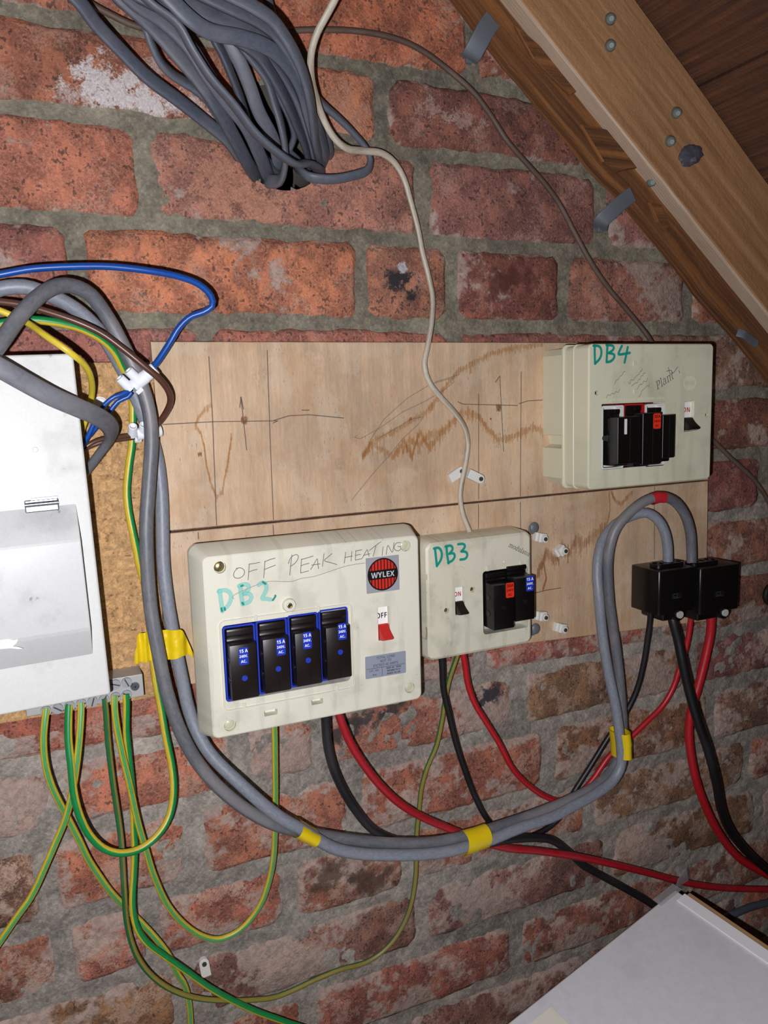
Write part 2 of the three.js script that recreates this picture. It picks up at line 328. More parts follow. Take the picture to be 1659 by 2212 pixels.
// an uneven timber lying along the slope between t0..t1 and n0..n1, z0..z1
function timber(t0, t1, n0, n1, z0, z1, seed, rough = .001) {
  const N = Math.round((t1 - t0) / .02), pos = [], uv = [], idx = [], r = .0018;
  for (let i = 0; i <= N; i++) {
    const t = lerp(t0, t1, i / N), e0 = n0 + rough * 2 * (smpL(FA, t, seed, .5) - .5) + rough * (smpL(FC, t, seed, .3) - .5), e1 = n1 + rough * 2 * (smpL(FA, t, seed + .4, .5) - .5);
    for (const [n, z, v] of [[e0, z0, 0], [e0, z1 - r, .03], [e0 + r, z1, .033], [e1 - r, z1, .12], [e1, z1 - r, .122], [e1, z0, .15]]) { const p = onSlope(t, n); pos.push(p[0], p[1], z); uv.push(t, v + seed); }
  }
  for (let i = 0; i < N; i++) for (let k = 0; k < 6; k++) { const a = i * 6 + k, b = i * 6 + (k + 1) % 6; idx.push(a, a + 6, b + 6, a, b + 6, b); }
  for (const e of [0, N * 6]) for (let k = 1; k < 5; k++) e ? idx.push(e, e + k, e + k + 1) : idx.push(e, e + k + 1, e + k);
  const g = new THREE.BufferGeometry(); g.setAttribute('position', new THREE.Float32BufferAttribute(pos, 3)); g.setAttribute('uv', new THREE.Float32BufferAttribute(uv, 2)); g.setIndex(idx);
  const o = toCreasedNormals(g, .5);
  const a = o.attributes.position, nn = o.attributes.normal; // orient outwards
  return o;
}
{
  const o = thing('wall_timber', 'dark brown stained roof timber fixed flat against the brick gable', 'timber'), dm = Object.assign(darkMat.clone(), { side: THREE.DoubleSide });
  mesh('timber_face', timber(-2.6, 1.2, 1.5705, 1.698, .003, .018, .2, .005), dm, o);
  for (const p of [[[.4859,1.6489,.018],[.5265,1.6467,.018],[.5575,1.6185,.018],[.5394,1.6152,.018],[.526,1.6106,.018],[.5115,1.6194,.018]], [[.5687,1.5857,.018],[.5829,1.5841,.018],[.5929,1.5671,.018],[.5883,1.5606,.018],[.5798,1.5689,.018]], [[.4137,1.7227,.018],[.443,1.7079,.018],[.4788,1.6772,.018],[.4726,1.674,.018],[.4331,1.6987,.018]]])
    mesh('split_piece', new THREE.ExtrudeGeometry(new THREE.Shape(p.map(([x, y]) => new THREE.Vector2(x, y))), { depth: .003, bevelEnabled: true, bevelThickness: .001, bevelSize: .0008, bevelSegments: 1 }).translate(0, 0, .0175), dm, o);
}
{
  const o = thing('rafter', 'pale planed rafter board with nail points running down the roof slope', 'rafter');
  mesh('rafter_face', timber(-2.6, 1.2, 1.6005, 1.6975, .018, .035, .6, .0010), Object.assign(rafterMat.clone(), { side: THREE.DoubleSide }), o);
  const m = mesh('pale_edge', timber(-2.6, 1.2, 1.5985, 1.6022, .0181, .0353, .3, .0012), new THREE.MeshStandardMaterial({ map: paleEdgeTex, roughness: .9, side: THREE.DoubleSide }), o); m.userData.label = 'pale underside strip';  // thin strip along the underside, coloured paler than the rafter face
}
const ceiling = struct('ceiling_right');
{
  const q = mulberry(9), shared = new THREE.BoxGeometry(.1445, .02, 3.0);
  { const u = shared.attributes.uv, p = shared.attributes.position; for (let i = 0; i < u.count; i++) u.setXY(i, p.getZ(i), p.getX(i)); }
  for (let t = -2.66; t < 1.3; t += .147) {
    const [x, y] = onSlope(t + .0735, 1.7105 + q() * .002);
    const m = mesh('sarking_board', shared, sarkMat, ceiling); m.position.set(x, y, 1.501); m.rotation.z = Math.atan2(roofD[1], roofD[0]);
  }
  const cl = struct('ceiling_left'), m = mesh('sarking', box(4.0, .03, 3.0), sarkMat, cl); m.position.set(-2.50, 1.764, 1.501); m.rotation.z = Math.atan2(2.51, 3.02);
  const fl = struct('floor'); mesh('boarding', box(6.1, .04, 3.1, -.95, .50, 1.5), std(0x6b5541, .9), fl);
  const wf = struct('wall_front'), s = new THREE.Shape(); s.moveTo(-3.98, .5); s.lineTo(2.08, .5); s.lineTo(-.96, 3.01); s.closePath();
  mesh('gable_core', new THREE.ExtrudeGeometry(s, { depth: .1, bevelEnabled: false }).translate(0, 0, 3.0), std(0x7a6a5c, .95), wf);
}

// ---------------------------------------------------------------- boards on the wall
const BX0 = .085, BX1 = .70, BY0 = 1.135, BY1 = 1.455;
const boardTex = canvasTex(2048, 1064, (g, W, H) => {
  const X = (x) => (x - BX0) / (BX1 - BX0) * W, Y = (y) => (BY1 - y) / (BY1 - BY0) * H, S = W / (BX1 - BX0);
  const im = g.createImageData(W, H), d = im.data;
  for (let j = 0, q = 0; j < H; j++) for (let i = 0; i < W; i++, q += 4) {
    const x = i / S, y = j / S;
    const a = smpL(FA, x, y, .33), b = smpL(FB, x * 5, y * .35 + .1, .2), f = smp(FC, x * 6, y * .5, .12), h = smp(FD, x * 2, y * .35, .08), w = smpL(FE, x + .11, y * .8, .17);
    let R = 201, G = 171, B = 138; const k = .84 + .22 * a + .11 * (b - .5) + .10 * (f - .5) + .10 * (h - .5);
    R *= k; G *= k; B *= k;
    const pale = sstep(.5, .66, w) * .34; R = lerp(R, 206, pale); G = lerp(G, 188, pale); B = lerp(B, 164, pale);   // washed patches
    const brown = sstep(.55, .72, smpL(FE, x * .8 + .4, y + .23, .2)) * .22; R = lerp(R, 186, brown); G = lerp(G, 138, brown); B = lerp(B, 92, brown);
    const tick = sstep(.80, .86, smp(FD, x * 2.4 + .03, y * .22, .07)) * sstep(.45, .62, w) * .34; R *= 1 - tick; G *= 1 - tick; B *= 1 - tick;   // short checks along the grain
    d[q] = R; d[q + 1] = G; d[q + 2] = B; d[q + 3] = 255;
  }
  g.putImageData(im, 0, 0);
  const r = mulberry(5);
  // a water mark: tide line with a feathered inner side and spikes along the grain
  const tide = (pts, wdt, col, spike = 1) => {
    for (let i = 0; i + 1 < pts.length; i++) {
      const [ax, ay] = pts[i], [bx, by] = pts[i + 1], n = Math.max(2, Math.round(Math.hypot(bx - ax, by - ay) * S / 2.2));
      for (let k = 0; k < n; k++) {
        const t = k / n, x = X(lerp(ax, bx, t)) + (r() - .5) * 2, y = Y(lerp(ay, by, t)) + 10 * (smp(FC, lerp(ax, bx, t) * 3, .3, .1) - .5) * spike;
        g.fillStyle = `rgba(${col},${.14 + .30 * r()})`; const L = wdt * (1.2 + 3.6 * r() * r() * spike);
        g.fillRect(x - 1.4, y - L * (.25 + .2 * r()), 2.2 + r() * 1.6, L);
      }
    }
  };
  const BR = '138,84,34';
  tide([[.13,1.4024,.013],[.1239,1.3978,.013],[.1191,1.3918,.013],[.1166,1.386,.013],[.1206,1.3792,.013],[.1226,1.3696,.013],[.1232,1.3554,.013],[.126,1.3403,.013],[.1302,1.328,.013],[.1349,1.3314,.013],[.1388,1.347,.013],[.1429,1.3656,.013],[.145,1.3767,.013]], 7, '150,102,52', .8);
  tide([[.4477,1.4508,.013],[.4206,1.4482,.013],[.3912,1.4422,.013],[.3704,1.4326,.013],[.3558,1.4265,.013],[.3451,1.4159,.013],[.3339,1.4029,.013],[.3219,1.39,.013],[.307,1.383,.013],[.2894,1.3747,.013],[.2669,1.3655,.013],[.2586,1.3538,.013]], 8, BR, 1);
  tide([[.2586,1.3538,.013],[.2669,1.3643,.013],[.2791,1.358,.013],[.2888,1.3522,.013],[.2992,1.3661,.013],[.3071,1.3513,.013],[.315,1.3737,.013],[.324,1.3587,.013],[.3356,1.3687,.013],[.3463,1.3787,.013],[.3551,1.3877,.013],[.3649,1.3895,.013],[.3776,1.384,.013],[.3865,1.3726,.013],[.3985,1.3625,.013],[.4119,1.3637,.013],[.4255,1.3693,.013],[.436,1.3724,.013],[.4494,1.3683,.013]], 10, BR, 1.2);
  tide([[.2971,1.3559,.013],[.3051,1.3658,.013],[.3143,1.3613,.013],[.3262,1.3712,.013],[.3404,1.3727,.013]], 9, BR, 1.4);
  tide([[.4413,1.2275,.013],[.4479,1.2384,.013],[.4523,1.2496,.013],[.4611,1.2417,.013],[.4712,1.2524,.013],[.4791,1.2445,.013],[.4881,1.2578,.013],[.4985,1.2534,.013],[.5077,1.2582,.013],[.5182,1.2644,.013],[.5276,1.2698,.013]], 14, '118,66,28', 1.5);
  tide([[.5318,1.3039,.013],[.5379,1.2929,.013],[.5452,1.2895,.013],[.5535,1.2966,.013],[.5607,1.3018,.013]], 8, BR, .8);
  tide([[.5294,1.3041,.013],[.5309,1.2849,.013],[.5276,1.2708,.013]], 6, BR, .5);
  tide([[.4501,1.2358,.013],[.4523,1.2215,.013],[.4479,1.2103,.013]], 9, '128,76,36', .6);
  tide([[.465,1.246,.013],[.4679,1.2362,.013]], 12, '128,76,36', .6);
  const cl = (p, w, c) => { g.strokeStyle = c; g.lineWidth = w; g.lineCap = 'round'; g.lineJoin = 'round'; g.beginPath(); p.forEach(([x, y], i) => i ? g.lineTo(X(x), Y(y)) : g.moveTo(X(x), Y(y))); g.stroke(); };
  const PEN = 'rgba(62,52,48,.82)';
  for (const p of [[[.1304,1.4394,.013],[.1306,1.394,.013],[.1287,1.3022,.013]], [[.1781,1.4441,.013],[.177,1.3681,.013],[.1766,1.3034,.013]], [[.3769,1.4048,.013],[.3757,1.3071,.013]], [[.4236,1.4246,.013],[.4221,1.305,.013]], [[.1542,1.407,.013],[.1551,1.395,.013],[.1569,1.3642,.013]], [[.153,1.3988,.013],[.1546,1.407,.013],[.156,1.3973,.013]], [[.0916,1.3873,.013],[.1307,1.3881,.013],[.1843,1.3869,.013],[.1802,1.3852,.013]], [[.1811,1.3874,.013],[.1944,1.3908,.013],[.2119,1.391,.013],[.2426,1.3873,.013]], [[.2055,1.395,.013],[.212,1.3949,.013]],
    [[.3548,1.3982,.013],[.3601,1.396,.013],[.4193,1.3931,.013]], [[.3949,1.4151,.013],[.4,1.421,.013],[.4013,1.3919,.013],[.4036,1.3505,.013]], [[.4209,1.3948,.013],[.4308,1.3971,.013],[.4478,1.3976,.013]], [[.589,1.3067,.013],[.5911,1.2263,.013]], [[.4391,1.2085,.013],[.4523,1.2097,.013],[.4703,1.2099,.013]], [[.1761,1.3003,.013],[.1763,1.288,.013]], [[.3756,1.3019,.013],[.3753,1.2789,.013]], [[.4221,1.3005,.013],[.4225,1.2746,.013]], [[.1136,1.2998,.013],[.1136,1.2945,.013]]]) cl(p, 2.1, PEN);
  for (const p of [[[.267,1.3675,.013],[.2808,1.3852,.013],[.3038,1.4027,.013],[.3271,1.4145,.013],[.3499,1.4199,.013],[.3508,1.4158,.013],[.3411,1.4093,.013],[.3221,1.3998,.013],[.2989,1.3907,.013],[.2761,1.3773,.013],[.2574,1.3688,.013],[.2523,1.3702,.013],[.2549,1.3721,.013]], [[.2723,1.3673,.013],[.2895,1.3755,.013],[.3079,1.3842,.013],[.3195,1.3859,.013],[.3147,1.3799,.013],[.2983,1.367,.013],[.2843,1.3525,.013],[.2659,1.3351,.013],[.2477,1.316,.013]], [[.3318,1.4165,.013],[.3557,1.4224,.013]]]) cl(p, 1.5, 'rgba(80,66,58,.6)');
  // knots and nail heads bruised into the ply
  for (const [p, s] of [[[[.1563,1.3883,.013]][0], 9], [[[.3983,1.3915,.013]][0], 9], [[[.1188,1.3624,.013]][0], 5], [[[.3065,1.3843,.013]][0], 4], [[[.3896,1.3815,.013]][0], 3]]) for (let k = 0; k < 26; k++) {
    g.fillStyle = `rgba(${90 + 50 * r()},${50 + 36 * r()},${26 + 20 * r()},.4)`; g.beginPath(); g.ellipse(X(p[0]) + (r() - .5) * s * 1.6, Y(p[1]) + (r() - .5) * s * 1.9, s * .3, s * .5, 0, 0, 7); g.fill();
  }
  for (const [p, w, h] of [[[[.1704,1.4227,.013]][0], 26, 40], [[[.2228,1.4373,.013]][0], 40, 30], [[[.4605,1.2767,.013]][0], 14, 40], [[[.2382,1.3489,.013]][0], 20, 20], [[[.4863,1.2007,.013]][0], 30, 10]]) for (let k = 0; k < 60; k++) { g.fillStyle = 'rgba(130,122,114,.13)'; g.fillRect(X(p[0]) + (r() - .5) * w * 1.6, Y(p[1]) + (r() - .5) * h * 1.8, 2 + 4 * r(), 2 + 6 * r()); }
});
span(boardTex, BX0, BY0, BX1, BY1);
const boardMat = new THREE.MeshStandardMaterial({ map: boardTex, roughness: .72, bumpMap: bump(.05), bumpScale: .0003 });
function slab(pts, z0, z1) { const s = new THREE.Shape(pts.map(([x, y]) => new THREE.Vector2(x, y))); return new THREE.ExtrudeGeometry(s, { depth: z1 - z0 - .0006, bevelEnabled: true, bevelThickness: .0003, bevelSize: .0006, bevelOffset: -.0006, bevelSegments: 1 }).translate(0, 0, z0 + .0003); }
single('plywood_board', 'upper plywood board with pencil crosses and brown water marks', 'board', slab([...[[.0867,1.4507,.013],[.6624,1.4522,.013],[.6643,1.3066,.013]], ...[[.4997,1.3062,.013],[.0893,1.3032,.013]]], .0025, .013), boardMat);
single('plywood_board', 'lower plywood strip behind the two smaller units and black connectors', 'board', slab([...[[.0892,1.301,.013],[.4997,1.3043,.013],[.6643,1.3051,.013],[.6679,1.1479,.013],[.4412,1.158,.013],[.0936,1.1746,.013]]], .0025, .0128), boardMat);
const chipTex = dataTex(1024, 1024, (i, j, c) => {
  const x = i / 1024, y = j / 1024, a = smp(FC, x, y * 3, 1), b = smp(FC, y + .03, x * 3, 1), e = smp(FC, x + y, (x - y) * 2, 1), q = smp(FA, x * 2, y * 2, 1), sel = q > .56 ? a : q > .46 ? e : b, f = smp(FD, x * 2, y * 2, 1), dk = sstep(.72, .84, smp(FC, y * 2, x * 2 + .02, 1));
  const k = .74 + .40 * sel + .26 * (f - .5); c[0] = 196 * k * (1 - .25 * dk); c[1] = 154 * k * (1 - .3 * dk); c[2] = 104 * k * (1 - .34 * dk);
});
chipTex.repeat.set(1 / .12, 1 / .12);
single('chipboard_panel', 'tan chipboard panel behind the white metal enclosure', 'board', slab([[-.2, 1.434], [.0875, 1.4355], ...[[.0792,1.1693,.013]], ...[[.0602,1.1681,.013]], [-.2, 1.168]], .0005, .0122), new THREE.MeshStandardMaterial({ map: chipTex, roughness: .85, bumpMap: bump(.03), bumpScale: .0008 }));

// ---------------------------------------------------------------- the white metal enclosure at the left
const smudge = dataTex(1024, 1024, (i, j, c) => {
  const k = j * 1024 + i, x = i / 1024, y = j / 1024, a = smpL(FE, x, y, 1), f = smp(FD, x, y, .25), s = sstep(.80, .9, smp(FC, x, y, .5)) * sstep(.5, .75, a), v = 1 - .08 * sstep(.5, .8, a) - .04 * f - .3 * s;
  c[0] = 255 * v; c[1] = 254 * v; c[2] = 250 * v;
});
function dirty(size) { const t = smudge.clone(); t.repeat.set(1 / size, 1 / size); t.needsUpdate = true; return t; }
const whitePaint = new THREE.MeshPhysicalMaterial({ color: 0xdedfdd, map: dirty(.3), roughness: .36 });
const chrome = std(0x8f949b, .3, { metalness: .85 });
const zinc = std(0x9ea1a3, .5, { metalness: .35 });
const steelDull = std(0xafaeaa, .5, { metalness: .3 });
{
  const o = thing('consumer_unit', 'white metal enclosure with a sloping flap and shiny catch', 'enclosure', [.0269,1.4372,.085]);
  o.rotation.z = .028;
  mesh('case', planarUV(toCreasedNormals(rbox(.27, .2352, .0725, .0022, -.135, -.1176, -.03625, 3), .5)), whitePaint, o);
  // flap cover: raised tray with sloping top and bottom
  const s = new THREE.Shape(); s.moveTo(-.0990, 0); s.lineTo(-.1205, .0145); s.lineTo(-.1222, .0150); s.lineTo(-.1805, .0150); s.lineTo(-.1830, .0142); s.lineTo(-.2035, 0); s.closePath();
  const g = new THREE.ExtrudeGeometry(s, { depth: .22, bevelEnabled: true, bevelThickness: .001, bevelSize: .0008, bevelOffset: -.0008, bevelSegments: 2 });
  g.applyMatrix4(new THREE.Matrix4().makeBasis(new THREE.Vector3(0, 1, 0), new THREE.Vector3(0, 0, 1), new THREE.Vector3(1, 0, 0))).translate(-.2298, 0, .0004);
  const flap = mesh('flap_cover', planarUV(toCreasedNormals(g, .4)), new THREE.MeshPhysicalMaterial({ color: 0xc9cbcb, map: dirty(.25), roughness: .42 }), o);
  const tear = new THREE.Shape([[[-.0314,1.2563],[-.027,1.2564],[-.0233,1.255],[-.0211,1.2555],[-.022,1.2531],[-.0244,1.2511],[-.0215,1.2503],[-.0185,1.2487],[-.0216,1.2489],[-.026,1.2501],[-.032,1.2504]]][0].map(([x, y]) => { const dx = x - [.0269,1.4372,.085][0], dy = y - [.0269,1.4372,.085][1], c = Math.cos(-.028), q = Math.sin(-.028); return new THREE.Vector2(dx * c - dy * q, dx * q + dy * c); }));
  const paper = mesh('torn_paper', new THREE.ExtrudeGeometry(tear, { depth: .0004, bevelEnabled: false }), std(0xe9dfdf, .9), flap); paper.rotation.x = -.02; paper.position.set(0, -.0005, .0118); paper.userData.label = 'torn scrap of pinkish paper';
  const cat = mesh('catch', [rbox(.0205, .0082, .003, .0008, 0, 0, .0015), cyl(.0016, .0016, .0205, 14).rotateZ(Math.PI / 2).translate(0, .0012, .0032), box(.016, .0012, .0035, .002, .0046, .0018)], chrome, o);
  cat.position.set(-.0296, -.0975, .0004); cat.userData.label = 'bright chrome catch strip';
  mesh('rivet', cylZ(.0014, .0019, .0006, -.0295, -.061, .0003), whitePaint, o);
}
{ // earth terminal bar with two rows of screws, running behind the enclosure's lower edge
  const o = thing('earth_terminal_bar', 'grey metal earth bar with slotted screws under the white enclosure', 'terminal bar', [.0188, 1.1875, .0125]); o.rotation.z = .012;
  mesh('bar', rbox(.0835, .0178, .0225, .0006, 0, 0, .01125), steelDull, o);
  const head = [cylZ(.0038, .0038, .0022, 0, 0, .0011), ], slot = box(.0066, .0009, .0009, 0, 0, .0021);
  const dark = std(0x3a3a3a, .7);
  const q = mulberry(31);
  const screw = (x, y, r) => { const s = new THREE.Group(); s.name = 'screw'; s.position.set(x, y, .0225); s.rotation.z = r; o.add(s); mesh('head', head, zinc, s); mesh('slot', slot, dark, s); };
  for (let i = 0; i < 8; i++) { screw(-.0285 + i * .00818, -.0066 + .0002 * i, q() * 3); if (i > 5) screw(-.0285 + i * .0083, .0046, q() * 3); }
  const fx = new THREE.Group(); fx.name = 'fixing_screw'; fx.position.set(.0355, 0, .0225); o.add(fx);
  mesh('head', cylZ(.0030, .0035, .0016, 0, 0, .0008), chrome, fx); mesh('cross_recess', [box(.0034, .0008, .0006, 0, 0, .0015), box(.0008, .0034, .0006, 0, 0, .0015)], dark, fx);
}

// ---------------------------------------------------------------- the three cream fuse boxes
const cream = (hex, t) => new THREE.MeshPhysicalMaterial({ color: hex, roughness: .42, ...(t ? { map: t } : {}) });
const blackPlastic = new THREE.MeshPhysicalMaterial({ color: 0x0e0c0c, roughness: .32 });
const brownBlack = new THREE.MeshPhysicalMaterial({ color: 0x1a1210, roughness: .36 });
const blueBase = std(0x1b35a8, .45), whiteBase = std(0xdcdcd4, .5), redBase = std(0xb01a1c, .5);
const capCream = phys(0xc9c6a8, .3);
const brass = std(0xb0a070, .38, { metalness: .9 });
function faceTex(w, h, base, seed, draw, grime = 1) {
  const k = 9000, W = Math.round(w * k), H = Math.round(h * k);
  return canvasTex(W, H, (g) => {
    const im = g.createImageData(W, H), d = im.data;
    for (let j = 0, q = 0; j < H; j++) for (let i = 0; i < W; i++, q += 4) {
      const x = i / k + seed, y = j / k, a = smpL(FE, x, y, .16), f = smp(FD, x, y, .04), s = sstep(.82, .9, smp(FC, x, y, .06)) * sstep(.5, .7, a) * .4, st = sstep(.6, .8, smpL(FB, x * 3, y * .5, .12)) * .07, v = 1 - grime * (.10 * sstep(.45, .8, a) + .05 * (f - .3) + s * .5 + st);
      d[q] = base[0] * v; d[q + 1] = base[1] * v; d[q + 2] = base[2] * (v - .02 * grime * a); d[q + 3] = 255;
    }
    g.putImageData(im, 0, 0); g.lineCap = g.lineJoin = 'round'; draw(g, k);
  });
}
function strokes(g, lines, fx, fy, col, w, wob = 0) {
  g.strokeStyle = col; g.lineWidth = w;
  for (const l of lines) { g.beginPath(); l.forEach(([x, y], i) => { const X = fx(x), Y = fy(y); if (!i) g.moveTo(X, Y); else { const p = l[i - 1], mx = fx((p[0] + x) / 2), my = fy((p[1] + y) / 2); i === 1 ? g.lineTo(mx, my) : g.quadraticCurveTo(fx(p[0]), fy(p[1]), mx, my); if (i === l.length - 1) g.lineTo(X, Y); } }); g.stroke(); }
}
// a pencilled word filling the line from a to b
function written(g, word, [a, b], fx, fy, col) {
  const x = fx(a[0]), y = fy(a[1]), dx = fx(b[0]) - x, dy = fy(b[1]) - y, L = Math.hypot(dx, dy);
  g.save(); g.translate(x, y); g.rotate(Math.atan2(dy, dx)); g.font = 'italic 60px serif'; const k = L / g.measureText(word).width; g.scale(k, k * 1.15); g.fillStyle = col; g.textAlign = 'left'; g.textBaseline = 'alphabetic'; g.fillText(word, 0, 0); g.restore();
}
function stickerTex(lines, bg, fg, w = 160, h = 300, sizes = [82, 64, 64]) {
  return canvasTex(w, h, (g) => { g.fillStyle = bg; g.fillRect(0, 0, w, h); g.fillStyle = fg; g.textAlign = 'center'; g.textBaseline = 'middle'; lines.forEach((t, i) => { g.font = `bold ${sizes[i]}px sans-serif`; g.fillText(t, w / 2, h * (.2 + .3 * i), w * .92); }); });
}
function sheet(w, h, r, th = .0003) {         // a thin sticker with rounded corners, uv 0..1 over its face
  const g = new THREE.ExtrudeGeometry(rrPath(-w / 2, -h / 2, w / 2, h / 2, r), { depth: th, bevelEnabled: false, curveSegments: 6 });
  const p = g.attributes.position, u = g.attributes.uv; for (let i = 0; i < p.count; i++) u.setXY(i, p.getX(i) / w + .5, p.getY(i) / h + .5); return g;
}
const blue15 = std(0xffffff, .4, { map: stickerTex(['15 A', '240V.', 'AC.'], '#1d37b0', '#f2f4ff') });
const red30 = std(0xffffff, .4, { map: stickerTex(['30A', '240V', 'AC'], '#e23320', '#401210') });
// fuse carrier: grip lip at the top, dished neck, then the deep body; extruded across its width
function carrierGeo(w, len, lip, deep, neck = .0085) {
  const s = new THREE.Shape(); const B = -.010;
  s.moveTo(0, B); s.lineTo(0, lip * .8); s.quadraticCurveTo(-.0006, lip, -.0016, lip); s.lineTo(-neck * .55, lip * .95); s.quadraticCurveTo(-neck * .75, lip * .35, -neck, lip * .5); s.quadraticCurveTo(-neck - .0016, lip * .6, -neck - .0016, deep * .55);
  s.lineTo(-neck - .0018, deep - .0012); s.quadraticCurveTo(-neck - .0019, deep, -neck - .003, deep); s.lineTo(-len + .0012, deep); s.quadraticCurveTo(-len, deep, -len, deep - .0012); s.lineTo(-len, B); s.closePath();
  const g = new THREE.ExtrudeGeometry(s, { depth: w - .0012, bevelEnabled: true, bevelThickness: .0006, bevelSize: .0005, bevelOffset: -.0005, bevelSegments: 2, curveSegments: 5 });
  g.applyMatrix4(new THREE.Matrix4().makeBasis(new THREE.Vector3(0, 1, 0), new THREE.Vector3(0, 0, 1), new THREE.Vector3(1, 0, 0))).translate(.0006, 0, 0);
  return toCreasedNormals(g, .6);
}
function carrier(parent, x, y, z, { w, len, lip, deep, neck = .0085, mat = blackPlastic, label, lx, ly, lw = .0072, lh = .0135, dot, base, bw, bh, bx = 0, by = 0, lip2 = false, name }) {
  const c = new THREE.Group(); c.name = 'fuse_carrier'; c.position.set(x, y, z); parent.add(c);
  if (base) { // tray that the carrier plugs into
    const t = new THREE.Shape(); const R = rrPath(bx, -by - bh, bx + bw, -by, .002); R.holes.push(rrPath(bx + .0014, -by - bh + .0014, bx + bw - .0014, -by - .0014, .0014, THREE.Path));
    mesh('fuse_base', [new THREE.ExtrudeGeometry(R, { depth: .010, bevelEnabled: false, curveSegments: 4 }).translate(0, 0, -.009), box(bw - .001, bh - .001, .001, bx + bw / 2, -by - bh / 2, -.0095)], base, c);
  }
  mesh('carrier_body', [carrierGeo(w, len, lip, deep, neck), box(.0003, len - neck - .004, .0003, w * .56, -(len + neck) / 2, deep + .0001), box(.0003, neck * .5, .0003, w * .56, -neck * .28, lip)], mat, c);
  if (label) { const m = mesh('rating_sticker', sheet(lw, lh, .0013), label, c); m.position.set(lx, ly, deep + .00005); }
  if (dot) { mesh('indicator_dot', cylZ(.0022, .0022, .0004, dot[0], dot[1], deep + .0002, 20), dot[2], c); }
  for (const yy of [-.42, -.72]) mesh('rivet_eye', new THREE.CylinderGeometry(.0028, .0028, .0006, 16).scale(1, 1, 1.4).rotateZ(Math.PI / 2).translate(-.0002, len * yy, deep * .35), mat, c);
  return c;
}
// moulded cover: flared skirt, flat face with openings, inner walls of the openings
function cover(o, name, w, h, r, rings, zf, holes, mat, depth = .014) {
  const out = rings.map(([d, z, rr]) => [rrPts(-w / 2 + d, -h / 2 + d, w / 2 - d, h / 2 - d, Math.max(.001, rr ?? r - d), 6), z]);
  const fin = rings[rings.length - 1][0], s = new THREE.Shape(out[out.length - 1][0].map(([x, y]) => new THREE.Vector2(x, y)));
  const parts = [skirt(out, false, .32)];
  for (const H of holes) {
    const P = H.r ? Array.from({ length: 28 }, (_, i) => [H.x + H.r * Math.cos(i / 28 * 6.28319), H.y + H.r * Math.sin(i / 28 * 6.28319)]) : rrPts(H.x0, H.y0, H.x1, H.y1, H.c ?? .001, 4);
    const q = new THREE.Path(); P.forEach(([x, y], i) => i ? q.lineTo(x, y) : q.moveTo(x, y)); q.closePath(); s.holes.push(q);
    parts.push(skirt([[P.slice().reverse(), zf], [P.slice().reverse(), zf - (H.d ?? depth)]], !!H.floor));
  }
  parts.push(planarUV(new THREE.ShapeGeometry(s, 8).translate(0, 0, zf)));
  return mesh(name, parts, mat, o);
}
function rocker(o, x, y, z, w, h, text, colour, mat, knob, lowKnob) {     // switch slot: printed flag above, lever below
  const g = new THREE.Group(); g.name = 'switch'; g.position.set(x, y, z); o.add(g);
  const flag = mesh('flag', sheet(w - .0006, h * .52, .0002, .0004), std(0xffffff, .5, { map: canvasTex(200, 260, (c) => { c.fillStyle = '#f1efe8'; c.fillRect(0, 0, 200, 260); c.fillStyle = colour; c.font = 'bold 112px sans-serif'; c.textAlign = 'center'; c.textBaseline = 'middle'; c.fillText(text, text.length > 2 ? 88 : 92, 130); }) }), g);
  flag.position.set(0, h * .22, -.0035);
  const s = new THREE.Shape(); s.moveTo(-h * .02, -.006); s.lineTo(-h * .05, -.0005); s.quadraticCurveTo(-h * .2, .002, -h * .36, .0085); s.quadraticCurveTo(-h * .40, .0098, -h * .43, .0082); s.lineTo(-h * .47, .0045); s.lineTo(-h * .47, -.006); s.closePath();
  const e = new THREE.ExtrudeGeometry(s, { depth: w - .0026, bevelEnabled: true, bevelThickness: .0006, bevelSize: .0005, bevelOffset: -.0005, bevelSegments: 2, curveSegments: 6 });
  e.applyMatrix4(new THREE.Matrix4().makeBasis(new THREE.Vector3(0, 1, 0), new THREE.Vector3(0, 0, 1), new THREE.Vector3(1, 0, 0))).translate(-w / 2 + .0013, 0, 0);
  mesh('lever', toCreasedNormals(e, .6), knob, g);
  mesh('slot_floor', box(w, h, .001, 0, 0, -.0075), mat, g);
  return g;
}
function emblem(o, x, y, z, r, mat) {
  const p = [new THREE.TorusGeometry(r, .00025, 6, 32).translate(x, y, z)];
  for (let i = -4; i <= 4; i++) { const X = i * r / 4.6, L = Math.sqrt(r * r - X * X), b = r * .3; if (L > b) for (const q of [-1, 1]) p.push(box(.0005, L - b, .0004, x + X, y + q * (L + b) / 2, z)); }
  mesh('moulded_emblem', p, mat, o);
}
const TEAL = 'rgba(14,142,124,.92)', PENC = 'rgba(84,82,84,.85)';
